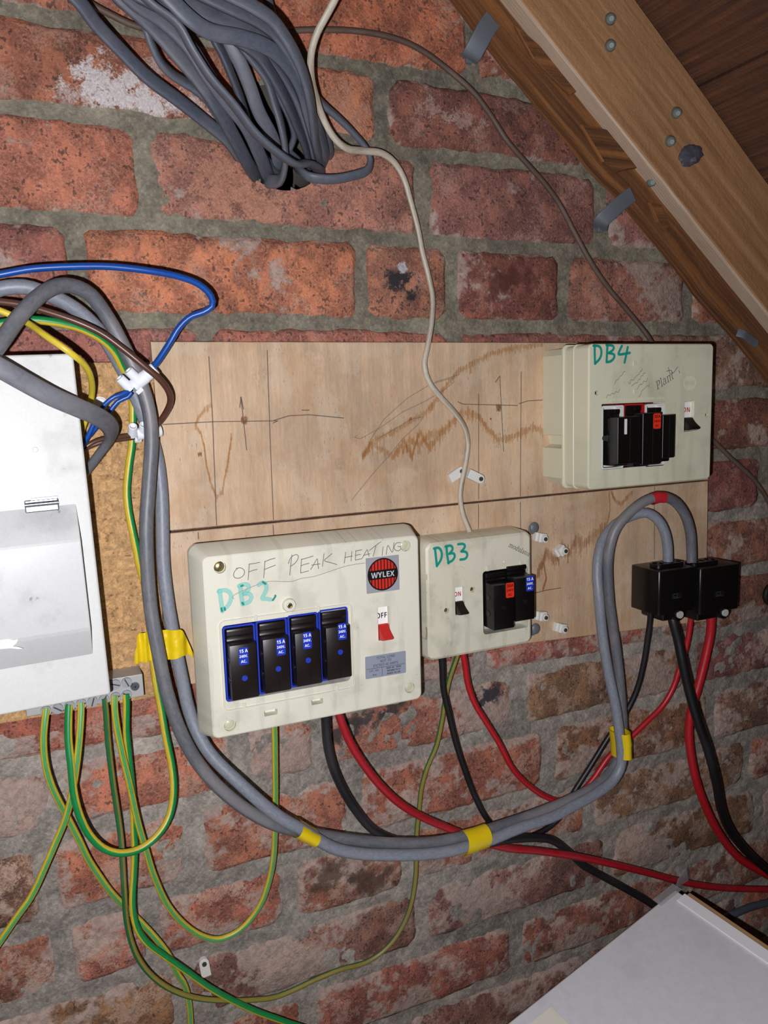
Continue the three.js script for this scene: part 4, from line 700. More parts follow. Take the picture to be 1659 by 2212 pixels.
cable('blue_wire', 'short blue wire leaving the connector under its twin', [[.0663,1.4118,.044],[.0639,1.4089,.044],[.0567,1.4057,.043],[.0509,1.3992,.042],[.0454,1.3924,.04],[.0394,1.3859,.037],[.0348,1.3803,.034],[.0302,1.3767,.032]], .0017, blueSheath);
cable('brown_cable', 'brown insulated cable curving over the grey tails beside the board', [[-.2614,1.4858,.0075],[-.0255,1.4737,.05],[-.0144,1.4731,.052],[-.0002,1.4711,.054],[.0138,1.4669,.056],[.0331,1.4599,.058],[.0476,1.4526,.058],[.0625,1.4409,.058],[.0755,1.4293,.058],[.0849,1.4211,.056],[.0918,1.4122,.05],[.0939,1.4045,.042],[.0912,1.3963,.034],[.086,1.3884,.028],[.0776,1.3813,.026]], .0024, brownSheath);
cable('brown_wire', 'short brown wire from the lower white connector into the enclosure', [[.0679,1.3801,.028],[.0617,1.38,.03],[.0538,1.3791,.032],[.045,1.3788,.033],[.0377,1.3765,.034],[.033,1.3736,.034],[.0291,1.3714,.033]], .0018, brownSheath);
cable('brown_wire', 'second short brown wire under the first one by the enclosure', [[.068,1.3786,.026],[.0611,1.3779,.027],[.0537,1.3772,.028],[.0461,1.3766,.029],[.0378,1.3742,.029],[.0312,1.3711,.029]], .0018, brownSheath);
cable('earth_cable', 'green cable with yellow stripe hanging in a deep loop from the earth bar', [[.0064,1.1825,.036],[.0054,1.1751,.038],[.0039,1.1578,.042],[.0042,1.1387,.046],[.0044,1.1172,.048],[.0074,1.0987,.05],[.0133,1.0823,.05],[.0223,1.0697,.05],[.0332,1.0633,.05],[.046,1.0614,.048],[.0583,1.0655,.046],[.069,1.0739,.042],[.075,1.0849,.038],[.0779,1.1001,.035],[.0779,1.118,.031],[.0754,1.14,.028],[.0737,1.1625,.025],[.0715,1.1838,.023],[.0706,1.2005,.022],[.0702,1.2196,.021],[.0696,1.2423,.021],[.0682,1.265,.022],[.0654,1.2782,.024],[.0636,1.2935,.025],[.0618,1.3078,.025],[.0602,1.3225,.024],[.0601,1.3384,.023],[.0634,1.3582,.021],[.0665,1.3725,.02],[.0686,1.3921,.02],[.0691,1.4064,.021],[.0677,1.4191,.024],[.0626,1.4308,.03],[.057,1.4418,.036],[.0477,1.4505,.042],[.0335,1.4574,.046],[.0184,1.4607,.048],[.0019,1.462,.048],[-.0158,1.4595,.046],[-.0271,1.4572,.046],[-.2625,1.4101,.046]], .0029, earthNew, { roll: -.3, twist: -.3 });
cable('earth_cable', 'mostly yellow earth cable bending down beside the enclosure edge', [[-.2407,1.5669,.0247],[-.0249,1.4702,.066],[-.0145,1.4656,.068],[-.001,1.4591,.07],[.0118,1.4476,.088],[.0249,1.4371,.092],[.034,1.4294,.08],[.0385,1.4193,.062],[.0384,1.4078,.044],[.0352,1.397,.038],[.0323,1.3888,.034],[.03,1.3828,.032]], .0022, earthYellow, { roll: -1.9, twist: .3 });
const EC = 'earth cables hanging from the bar';
cable('earth_cable', 'striped earth cable at the far end of the bar running down to the floor', [[-.0092,1.1826,.036],[-.0104,1.1767,.038],[-.013,1.1605,.04],[-.0132,1.1421,.04],[-.0105,1.1235,.038],[-.0052,1.1044,.035],[-.001,1.0906,.032],[.0047,1.0719,.029],[.011,1.0498,.025],[.0182,1.0314,.022],[.0243,1.0172,.02],[.033,1.0009,.017],[.0467,.9788,.015],[.058,.9602,.016],[.0667,.9428,.016],[.0722,.9243,.015],[.0782,.9094,.013],[.0812,.8908,.012],[.0814,.8693,.012],[.0805,.848,.012],[.0703,.6083,.012]], .0026, earthPale, { roll: -.55 });
cable('earth_cable', 'striped earth cable crossing its neighbour and leaving down towards the corner', [[.0148,1.1824,.036],[.0143,1.1767,.038],[.0118,1.1598,.042],[.0077,1.137,.044],[.0028,1.1157,.044],[-.0028,1.0972,.042],[-.0109,1.0793,.04],[-.0185,1.0642,.04],[-.0309,1.0411,.04],[-.0429,1.0264,.04],[-.0548,1.0114,.04],[-.0685,.9949,.04],[-.2225,.8109,.04]], .0026, earthPale, { roll: -.5 });
cable('earth_cable', 'dull dark green earth cable curving up to the small square fuse box', [[.0313,1.183,.036],[.0318,1.1763,.036],[.0317,1.1488,.034],[.0328,1.1155,.032],[.0344,1.0889,.031],[.0357,1.0615,.03],[.0354,1.0412,.029],[.035,1.014,.028],[.035,.9927,.027],[.0376,.9707,.026],[.0423,.9532,.025],[.0501,.9367,.024],[.062,.9196,.022],[.0767,.905,.02],[.0925,.8938,.018],[.1125,.8836,.016],[.1356,.8734,.013],[.1572,.8668,.011],[.1755,.8669,.01],[.1989,.8692,.009],[.222,.8707,.009],[.2465,.8683,.008],[.2631,.8725,.008],[.2777,.8831,.009],[.2901,.8992,.009],[.2966,.916,.01],[.3016,.9394,.01],[.3031,.9584,.01],[.3043,.9869,.01],[.3074,1.0104,.01],[.3109,1.0337,.01],[.3168,1.0526,.011],[.3257,1.0726,.013],[.3311,1.0996,.016],[.3334,1.1183,.018],[.336,1.1392,.022],[.3416,1.1602,.026],[.343,1.1669,.028]], .0023, earthDark, { roll: -.3, twist: -1.3 });
cable('earth_cable', 'striped earth cable looping from the bar up to the large fuse box', [[.0391,1.1838,.036],[.0383,1.178,.037],[.0384,1.1628,.038],[.0408,1.1394,.038],[.0448,1.1096,.036],[.0488,1.0769,.033],[.0534,1.0511,.03],[.0585,1.0246,.027],[.068,.9933,.024],[.0805,.9705,.022],[.0929,.956,.021],[.106,.9472,.02],[.1164,.9464,.02],[.1304,.9511,.02],[.1461,.9669,.02],[.1552,.9889,.021],[.1597,1.01,.022],[.1617,1.0365,.024],[.1627,1.0676,.027],[.1629,1.1029,.031],[.1629,1.1288,.034],[.1625,1.1418,.036]], .0026, earthPale, { roll: -.5 });
cable('earth_cable', 'bright green earth cable sweeping down to the right from the bar end', [[.0472,1.1838,.036],[.0471,1.1771,.036],[.0456,1.1519,.033],[.0462,1.1311,.03],[.0469,1.0976,.028],[.0462,1.0705,.027],[.0455,1.0509,.027],[.0434,1.0316,.028],[.0408,1.0134,.03],[.0402,1.0005,.031],[.042,.9868,.032],[.0482,.9721,.032],[.0615,.9538,.03],[.0772,.934,.028],[.0959,.9104,.026],[.1153,.8899,.025],[.1355,.8709,.024],[.1559,.855,.024],[.173,.842,.024],[.207,.8175,.024],[.4016,.6771,.024]], .0027, earthNew, { roll: -2.7, twist: .3 });

// red and black tails of the fuse boxes
cable('black_tail', 'thick black cable dropping from the large fuse box to the far corner', [[.2062,1.1431,.04],[.2072,1.1297,.038],[.2091,1.1088,.034],[.214,1.0869,.03],[.2236,1.0612,.026],[.2377,1.0338,.024],[.2543,1.0106,.024],[.2769,.9952,.027],[.3079,.9849,.032],[.3405,.9782,.036],[.3671,.9739,.036],[.3937,.9701,.034],[.4307,.9585,.028],[.4532,.9468,.022],[.48,.9227,.013],[.5027,.8981,.009],[.5305,.8765,.009],[.5648,.851,.011],[.5912,.8307,.014],[.6224,.8022,.018],[.6549,.7681,.022]], .0041, blackSheath);
cable('red_tail', 'thick red cable sweeping from the large fuse box behind the grey tails', [[.2171,1.141,.04],[.2215,1.1268,.038],[.2297,1.1053,.036],[.2425,1.0815,.034],[.2579,1.0581,.032],[.2766,1.0357,.03],[.3009,1.0144,.028],[.3306,.9941,.027],[.3605,.9752,.028],[.3948,.9572,.028],[.4315,.9431,.026],[.4788,.9233,.024],[.5169,.9052,.022],[.5562,.8854,.02],[.5836,.8715,.019],[.6258,.8496,.018],[.6692,.8294,.017],[.7152,.8116,.016],[.7805,.791,.016],[.831,.776,.016],[1.0611,.7077,.016]], .0037, redSheath);
cable('black_tail', 'thin black cable from the small fuse box up to the first connector', [[.3225,1.1713,.032],[.3248,1.1606,.03],[.3279,1.1343,.026],[.3359,1.1041,.022],[.3451,1.0724,.018],[.3565,1.0397,.015],[.3683,1.0099,.013],[.383,.9821,.011],[.4016,.9613,.009],[.4229,.95,.008],[.4475,.9492,.008],[.4722,.9589,.008],[.4898,.9833,.009],[.513,1.0113,.01],[.5356,1.0407,.012],[.5535,1.0608,.014],[.5652,1.0865,.018],[.5699,1.1138,.022],[.5712,1.1427,.026],[.5707,1.1664,.03],[.5692,1.178,.032]], .0030, blackClean);
cable('red_tail', 'thin red cable from the small fuse box up to the second connector', [[.3457,1.1676,.032],[.3481,1.1571,.031],[.3524,1.135,.029],[.3608,1.1136,.027],[.3751,1.0901,.025],[.3903,1.0654,.023],[.407,1.0348,.02],[.4259,1.0128,.018],[.4499,.9926,.016],[.4722,.9821,.015],[.4948,.9865,.015],[.5096,.9975,.016],[.5309,1.0212,.018],[.5582,1.0377,.02],[.5765,1.051,.022],[.5949,1.0649,.024],[.6074,1.0827,.026],[.6146,1.1045,.028],[.6217,1.1288,.03],[.6241,1.1511,.032],[.6245,1.1687,.033],[.6242,1.1748,.033]], .0029, redClean);
cable('black_tail', 'heavy black cable falling from the first connector towards the box', [[.5935,1.1786,.036],[.5919,1.1678,.04],[.5963,1.1453,.044],[.5995,1.1208,.048],[.6083,1.0875,.05],[.6213,1.0527,.05],[.6379,1.0191,.048],[.6569,.975,.044],[.6712,.9345,.04],[.6921,.9001,.036],[.7216,.867,.032],[.7617,.8285,.03],[.816,.7759,.028],[.9881,.6087,.028]], .0052, blackClean);
cable('red_tail', 'heavy red cable falling from the second connector beside the black one', [[.6531,1.1722,.034],[.6529,1.1609,.034],[.6528,1.14,.033],[.6481,1.1143,.032],[.6396,1.0823,.031],[.6321,1.0584,.03],[.6299,1.0361,.029],[.633,1.0135,.028],[.6436,.9748,.027],[.6614,.9345,.026],[.686,.8924,.026],[.7158,.857,.027],[.746,.8343,.028],[.7645,.8211,.028],[.8151,.7886,.028],[1.0169,.6586,.028]], .0046, redClean);
cable('grey_cable', 'dark grey cable end showing behind the cardboard box', [[.6943,.7697,.012],[.7275,.7714,.012],[.7553,.772,.012],[.7865,.7687,.012],[.837,.761,.012],[1.0743,.7247,.012]], .0044, bundleMats[2]);

// old white and brown cables
cable('white_cable', 'old dirty white cable wandering down the bricks to the small fuse box', [[.3021,1.8963,.1867],[.2243,1.6939,.084],[.2212,1.686,.08],[.216,1.6763,.074],[.2109,1.6665,.068],[.2089,1.6554,.06],[.2114,1.6423,.052],[.217,1.6317,.045],[.2243,1.6207,.038],[.2361,1.6087,.031],[.2489,1.6034,.026],[.2643,1.6042,.022],[.2831,1.6057,.017],[.2968,1.6013,.012],[.3071,1.5898,.009],[.3146,1.5703,.007],[.3204,1.5501,.007],[.3245,1.53,.007],[.3309,1.5081,.007],[.3337,1.4896,.008],[.3303,1.4691,.011],[.323,1.448,.017],[.3189,1.4319,.018],[.3232,1.4165,.018],[.3345,1.4028,.018],[.349,1.3883,.018],[.3584,1.3754,.018],[.3616,1.3609,.018],[.3599,1.3466,.018],[.3568,1.3331,.018],[.3542,1.3221,.018],[.353,1.3102,.018],[.3557,1.2944,.018],[.3603,1.282,.019],[.3631,1.2731,.02]], .0030, creamOld, { b: .0024, twist: 2 });
cable('brown_cable', 'old dull brown cable running across the bricks to the deep fuse box', [[-.1675,1.8074,.014],[.0445,1.6948,.014],[.0591,1.687,.014],[.0745,1.6818,.012],[.0939,1.6779,.009],[.1281,1.6799,.006],[.1637,1.6853,.006],[.2068,1.6935,.006],[.2333,1.6985,.006],[.2672,1.7027,.006],[.2952,1.703,.006],[.3171,1.7,.006],[.3364,1.6932,.006],[.362,1.6798,.006],[.3801,1.6683,.006],[.3957,1.6531,.006],[.4136,1.6325,.006],[.4381,1.6119,.006],[.4547,1.5985,.006],[.4721,1.5807,.006],[.4879,1.5584,.006],[.5102,1.5284,.006],[.5333,1.5036,.006],[.5571,1.483,.006],[.5761,1.4597,.012],[.5775,1.4481,.02]], .0024, brownOld);
cable('brown_cable', 'old brown cable leaving the right side of the deep fuse box', [[.6506,1.3626,.008],[.6663,1.3555,.006],[.6784,1.3479,.005],[.7049,1.3277,.005],[.7395,1.3032,.005],[.766,1.2752,.005],[.7915,1.2409,.005],[.9344,1.0482,.005]], .0025, brownOld);

// the bundle of flat grey cables going into the drilled hole
const BG = 'flat grey cables of the bundle in the wall hole', BL = 'flat grey cable in the bundle that enters the round wall hole';
const bundle = [
  [[[-.1674,1.7823,.1427],[.0329,1.6746,.066],[.0486,1.6662,.06],[.0598,1.6566,.052],[.075,1.646,.044],[.0937,1.6333,.036],[.1151,1.6238,.028],[.1347,1.6147,.02],[.1547,1.6052,.01],[.1691,1.5963,-.006],[.1847,1.5944,-.03]], 0],
  [[[-.1033,1.8386,.1441],[.0614,1.6824,.066],[.074,1.6704,.06],[.0897,1.6628,.054],[.0959,1.651,.048],[.1024,1.6421,.042],[.112,1.637,.036],[.1257,1.6333,.03],[.1375,1.6278,.024],[.1449,1.6208,.018],[.1597,1.6091,.008],[.1726,1.5972,-.008],[.1859,1.5952,-.03]], 1],
  [[[-.1339,1.7952,.1473],[.0613,1.674,.078],[.0782,1.6635,.072],[.0949,1.6539,.066],[.111,1.6413,.06],[.1263,1.6286,.054],[.1416,1.6132,.046],[.1546,1.5994,.034],[.1703,1.5864,.014],[.1834,1.5834,-.008],[.1962,1.5909,-.036]], 2],
  [[[-.1161,1.7877,.1789],[.0703,1.6701,.084],[.0821,1.6627,.078],[.1003,1.6568,.072],[.1178,1.6459,.066],[.1305,1.6319,.06],[.1447,1.6192,.052],[.1614,1.6068,.042],[.1773,1.5917,.022],[.1891,1.5847,0],[.2018,1.5924,-.034]], 3],
  [[[-.1247,1.7966,.1378],[.0738,1.6697,.092],[.0911,1.6586,.088],[.1076,1.6507,.084],[.1173,1.6379,.08],[.1298,1.6243,.074],[.1459,1.6114,.068],[.1632,1.5963,.06],[.1804,1.5875,.052],[.1988,1.5827,.042],[.2135,1.588,.03],[.2264,1.59,.014],[.2359,1.5925,-.006],[.2418,1.6004,-.034]], 1],
  [[[-.1272,1.7862,.0887],[.0862,1.6775,.074],[.1153,1.6627,.072],[.1356,1.6581,.068],[.1546,1.6566,.064],[.1703,1.6534,.06],[.1841,1.6463,.054],[.197,1.6354,.046],[.2084,1.6216,.036],[.2186,1.6082,.022],[.2275,1.6,.004],[.2373,1.6066,-.03]], 0],
  [[[-.1315,1.7563,.1001],[.0932,1.6732,.086],[.125,1.6614,.084],[.1458,1.6594,.08],[.1653,1.6554,.074],[.1814,1.6481,.068],[.1962,1.6375,.058],[.2082,1.6236,.046],[.2178,1.6127,.034],[.2276,1.6046,.018],[.2382,1.5992,0],[.2449,1.6073,-.03]], 2],
  [[[-.127,1.7218,.122],[.1061,1.6708,.096],[.1419,1.663,.092],[.1592,1.6605,.088],[.1738,1.657,.082],[.1856,1.6493,.076],[.196,1.6402,.068],[.2052,1.6296,.058],[.2124,1.6188,.046],[.2259,1.6099,.028],[.237,1.6012,.008],[.2477,1.6085,-.028]], 3],
  [[[-.1097,1.7255,.1313],[.1222,1.6699,.104],[.1562,1.6618,.1],[.1698,1.6576,.096],[.1794,1.6502,.092],[.1889,1.641,.086],[.1979,1.6312,.076],[.2057,1.6199,.064],[.2182,1.604,.036],[.2288,1.5988,.014],[.241,1.6066,-.026]], 1],
  [[[.1333,1.6786,.05],[.1404,1.663,.046],[.1475,1.6534,.042],[.155,1.6414,.036],[.1615,1.6313,.03],[.1721,1.6128,.018],[.1876,1.5968,.002],[.204,1.5971,-.034]], 2],
  [[[.1477,1.6773,.044],[.1526,1.6637,.04],[.1612,1.6525,.036],[.1691,1.6401,.03],[.1776,1.6253,.022],[.192,1.609,.01],[.2006,1.5945,-.006],[.2113,1.5983,-.036]], 0],
  [[[.1471,1.6704,.06],[.1561,1.658,.058],[.1675,1.6478,.054],[.1778,1.638,.05],[.1845,1.6241,.044],[.1909,1.6086,.038],[.1961,1.5918,.028],[.1955,1.5781,.014],[.1896,1.5797,0],[.1977,1.5921,-.034]], 3],
  [[[.1592,1.6676,.064],[.169,1.6557,.06],[.181,1.6408,.054],[.1894,1.6279,.046],[.1993,1.6179,.036],[.2057,1.6104,.024],[.2058,1.6025,.008],[.2197,1.6058,-.03]], 1],
  [[[-.1455,1.7285,.1066],[.0848,1.6661,.08],[.1021,1.6614,.078],[.1268,1.659,.074],[.1478,1.6544,.07],[.1675,1.6477,.064],[.181,1.6355,.058],[.1923,1.623,.05],[.2029,1.6126,.038],[.2152,1.6022,.022],[.2237,1.5961,.004],[.2329,1.6032,-.03]], 2],
  [[[-.0962,1.8017,.1316],[.0966,1.6628,.098],[.1138,1.6504,.095],[.127,1.6462,.091],[.1494,1.6476,.086],[.1705,1.6465,.08],[.1867,1.6402,.072],[.1993,1.6304,.062],[.2095,1.6168,.048],[.2229,1.6046,.026],[.2335,1.5995,.004],[.2432,1.6079,-.03]], 0],
  [[[.1425,1.9477,.07],[.185,1.7149,.03],[.1871,1.7033,.028],[.1905,1.6943,.026],[.1952,1.68,.024],[.2097,1.6594,.022],[.2225,1.6402,.018],[.2365,1.6137,.012],[.2441,1.6053,0],[.251,1.6106,-.03]], 3],
  [[[.2038,1.6552,.04],[.2178,1.6413,.032],[.2284,1.6347,.027],[.2445,1.6267,.022],[.2598,1.6178,.017],[.2707,1.609,.014],[.2742,1.6005,.014],[.2705,1.5916,.016],[.2583,1.5859,.018],[.2366,1.5803,.02],[.2188,1.5811,.018],[.2141,1.5884,.008],[.2177,1.5962,-.012],[.2248,1.6041,-.036]], 1],
  [[[.1705,1.6045,.02],[.1801,1.5981,.01],[.1903,1.5941,0],[.2008,1.5905,-.01],[.2136,1.5962,-.036]], 2],
  [[[.1975,1.6015,.016],[.2076,1.5972,.01],[.2145,1.5952,.004],[.2292,1.6031,-.034]], 0],
];
bundle.forEach(([p, m], i) => cable('flat_cable', i === 16 ? 'flat grey cable looping out to the right of the wall hole' : BL, p, .0053 - (i > 14 ? .0013 : 0), bundleMats[m], { b: .0025, power: 3.2, roll: [.1, .5, -.3, .2, .9, .3, -.2, .4, .1, .8, -.5, .3, .9, 0, -.3, .2, .7, .4, -.2][i], twist: [.2, .6, .3, -.5, .8, .2, .5, -.3, .3, .4, .7, 1.2, -.6, .5, .3, .2, .9, .4, .3][i], seg: 14, group: i === 16 ? undefined : BG }));

// ---------------------------------------------------------------- connectors, tape, clips
const nylon = phys(0xe4e8ec, .38);
function strip(name, label, pos, q, s = 1) {     // one pole of a screw connector strip: barrel along x, two screw towers along y
  const o = thing(name, label, 'connector', pos); o.quaternion.copy(q); o.scale.setScalar(s);
  const tube = (x0, r0, r1, L) => new THREE.LatheGeometry([[r1 * .72, 0], [r1, 0], [r0, L], [r0 * .3, L]].map(([x, y]) => new THREE.Vector2(x, y)), 24).rotateZ(Math.PI / 2).translate(x0, 0, 0);
  mesh('barrel', [tube(.0085, .0042, .0044, .0085), tube(-.0085, .0042, .0042, .0085).rotateY(Math.PI).translate(-.017 + .017, 0, 0), cyl(.0046, .0046, .0016, 24).rotateZ(Math.PI / 2), rbox(.005, .003, .0075, .0006, 0, -.0038, 0)], nylon, o);
  for (const x of [-.0038, .0038]) { const t = new THREE.Group(); t.name = 'screw_tower'; t.position.set(x, 0, 0); o.add(t); mesh('sleeve', new THREE.LatheGeometry([[.0033, 0], [.0031, .0098], [.0028, .0102], [.0020, .0102], [.0019, .0088], [0, .0088]].map(([x2, y]) => new THREE.Vector2(x2, y)), 22), nylon, t); }
  return o;
}
function basis(x, y) { const X = V3(x).normalize(), Y = V3(y); Y.sub(X.clone().multiplyScalar(Y.dot(X))).normalize(); return new THREE.Quaternion().setFromRotationMatrix(new THREE.Matrix4().makeBasis(X, Y, X.clone().cross(Y))); }
strip('strip_connector', 'white screw connector joining the blue cable to two blue wires', [.0689,1.417,.047], basis([.75, .62, .25], [-.62, .72, .25]), 1.12);
strip('strip_connector', 'white screw connector on the brown wires partly behind the grey cable', [.0704,1.381,.027], basis([1, .1, -.1], [-.45, .55, .75]), 1.05);

const tapeMat = phys(0xe0c214, .36, { side: THREE.DoubleSide }), redTape = phys(0xc02832, .42, { side: THREE.DoubleSide });
function wrap(label, path, a, b, mat, roll = 0) {
  const o = thing('tape_wrap', label, 'tape', [0, 0, 0]); mesh('band', sweep(path, a, b, { step: .0015, seg: 24, power: 2.3, roll, capped: false }), mat, o);
  const e = sweep(path.map((p, i) => [p[0], p[1], p[2] + .0003]).slice(0, -1), a + .0003, b + .0003, { step: .0015, seg: 24, power: 2.3, roll, capped: false }); mesh('overlap', e, mat, o); return o;
}
wrap('yellow tape binding the sagging grey tails below the large fuse box', [[.1713,1.0508,.054],[.1783,1.0448,.054],[.1862,1.0382,.054]], .0066, .0136, tapeMat, .1);
wrap('yellow tape binding the grey tails at the bottom of their sag', [[.3294,.9953,.056],[.3417,.9946,.055],[.3554,.9947,.054]], .0112, .0094, tapeMat, -.35);
wrap('yellow tape binding the grey tails where they turn upwards', [[.5251,1.0578,.0385],[.5263,1.0444,.0395],[.5259,1.0305,.041]], .0068, .0136, tapeMat);
wrap('red tape marker round the top of the grey cable arch', [[.5596,1.296,.0404],[.5671,1.2973,.0407],[.5755,1.2965,.0408]], .0057, .0057, redTape);
{ // torn piece of yellow tape caught between the two grey tails
  const outline = [[[.0585,1.2256],[.0618,1.2276],[.0676,1.2283],[.0715,1.2287],[.0773,1.2288],[.0824,1.2289],[.0897,1.2285],[.0915,1.2281],[.0932,1.2263],[.0964,1.2184],[.0989,1.211],[.1005,1.2053],[.1017,1.2035],[.1006,1.2021],[.0971,1.2058],[.0912,1.2067],[.0856,1.2057],[.0808,1.2049],[.0772,1.2049],[.0706,1.2044],[.0635,1.2045],[.0558,1.2044],[.0559,1.2086],[.0564,1.2123],[.0572,1.2167],[.0595,1.219],[.0595,1.2217]]][0];
  const s = new THREE.Shape(outline.map(([x, y]) => new THREE.Vector2(x, y)));
  const src = new THREE.ExtrudeGeometry(s, { depth: .0003, bevelEnabled: false, steps: 1 });
  // re-mesh on a grid so that the strip can bulge over the cable behind it
  const xs = outline.map((p) => p[0]), ys = outline.map((p) => p[1]), x0 = Math.min(...xs), x1 = Math.max(...xs), y0 = Math.min(...ys), y1 = Math.max(...ys), N = 44, M = 30, pos = [], idx = [], uv = [];
  const span2 = (u) => { const x = x0 + (x1 - x0) * u; let lo = 1e9, hi = -1e9; for (let i = 0; i < outline.length; i++) { const [ax, ay] = outline[i], [bx, by] = outline[(i + 1) % outline.length]; if ((ax - x) * (bx - x) <= 0 && ax !== bx) { const t = (x - ax) / (bx - ax), y = ay + (by - ay) * t; lo = Math.min(lo, y); hi = Math.max(hi, y); } } return [x, lo, hi]; };
  for (let f = 0; f < 2; f++) for (let i = 0; i <= N; i++) { const [x, lo, hi] = span2(clamp(i / N, .004, .996)); for (let j = 0; j <= M; j++) { const y = lerp(lo, hi, j / M), cb = Math.exp(-(((x - ([.0872,1.2157,.03][0])) / .008) ** 2)), z = .0295 + .0085 * cb + .0016 * Math.sin(x * 900) * (1 - cb) - .004 * sstep(.012, .02, x - [.0872,1.2157,.03][0]) + .0012 * smpL(FB, x, y, .03) - f * .0003; pos.push(x, y, z); uv.push(x, y); } }
  const W = M + 1, H = (N + 1) * W;
  for (let i = 0; i < N; i++) for (let j = 0; j < M; j++) { const a = i * W + j; idx.push(a, a + W, a + W + 1, a, a + W + 1, a + 1); idx.push(H + a, H + a + W + 1, H + a + W, H + a, H + a + 1, H + a + W + 1); }
  const g = new THREE.BufferGeometry(); g.setAttribute('position', new THREE.Float32BufferAttribute(pos, 3)); g.setAttribute('uv', new THREE.Float32BufferAttribute(uv, 2)); g.setIndex(idx); g.computeVertexNormals();
  single('tape_scrap', 'loose crumpled yellow tape flag hanging between the grey tails', 'tape', g, tapeMat);
}
const screwDark = std(0x6c6e72, .5, { metalness: .2 });
const clipWhite = phys(0xdcdad2, .45), nailMat = std(0x55564f, .5, { metalness: .6 });
function clip(label, pos, rot, kind, group, hook = true, z0 = 0) {
  const o = thing('cable_clip', label, 'cable clip', pos, group); o.rotation.z = rot;
  const s = new THREE.Shape(); s.moveTo(-.0110, -.0043); s.lineTo(.0022, -.0043); s.absarc(.0022, 0, .0043, -Math.PI / 2, Math.PI / 2); s.lineTo(-.0110, .0043); s.closePath();
  if (kind === 'saddle') mesh('saddle', new THREE.ExtrudeGeometry(s, { depth: .004, bevelEnabled: true, bevelThickness: .0005, bevelSize: .0005, bevelOffset: -.0005, bevelSegments: 2 }).translate(0, 0, z0), clipWhite, o);
  else mesh('body', [rbox(.0082, .0092, .0085, .0008, 0, 0, .0043), cylZ(.0034, .0038, .003, .0006, -.0004, .0095), box(.0030, .0085, .004, -.0048, .0002, .002)], clipWhite, o);
  mesh('nail', [cylZ(.0020, .0020, .0011, kind === 'saddle' ? .0022 : .0008, kind === 'saddle' ? 0 : -.0005, kind === 'saddle' ? .0051 + z0 : .0112, 16)], nailMat, o);
  return o;
}
clip('white nail clip on the plywood beside the old white cable', [.3533,1.3338,.013], .5, 'saddle');
clip('white nail clip holding the old white cable to the plywood', [.3704,1.328,.013], -.45, 'saddle', undefined, true, .0052);
const CG = 'empty clips on the plywood by the small fuse box';
clip('empty white clip on the plywood beside the small fuse box corner', [.4429,1.2645,.013], -.2, 'block', CG);
clip('empty white clip under the brown drip stain on the plywood', [.4667,1.2495,.013], .6, 'block', CG);
clip('empty white clip at the lower right edge of the small fuse box', [.4435,1.1858,.013], -.1, 'block', CG);
clip('empty white clip near the bottom edge of the lower plywood strip', [.467,1.17,.013], -.25, 'block', CG);
clip('white clip nailed to the bare bricks below the earth cables', [.0975,.9145,.001], 1.68, 'saddle');
for (const [p, l] of [[[.4375,1.2742,.013], 'grey domed screw head in the plywood above the empty clips'], [[.439,1.1721,.013], 'grey screw head at the lower corner of the small fuse box']]) { const o = thing('wood_screw', l, 'screw', p); mesh('dome', new THREE.SphereGeometry(.0058, 20, 10, 0, 7, 0, 1.5).scale(1, .6, 1).rotateX(Math.PI / 2), screwDark, o); mesh('burr', rbox(.005, .008, .002, .0006, -.004, -.002, .001), screwDark, o); }
{ const o = thing('plastic_cap', 'white round screw cap on the chipboard behind the blue wires', 'screw cap', [.0464,1.4043,.013]); mesh('cap', new THREE.SphereGeometry(.0052, 20, 10, 0, 7, 0, 1.5).scale(1, .55, 1).rotateX(Math.PI / 2), phys(0xf4f4f0, .3), o); mesh('washer', cylZ(.0055, .0055, .0006, 0, 0, .0003), nylon, o); }

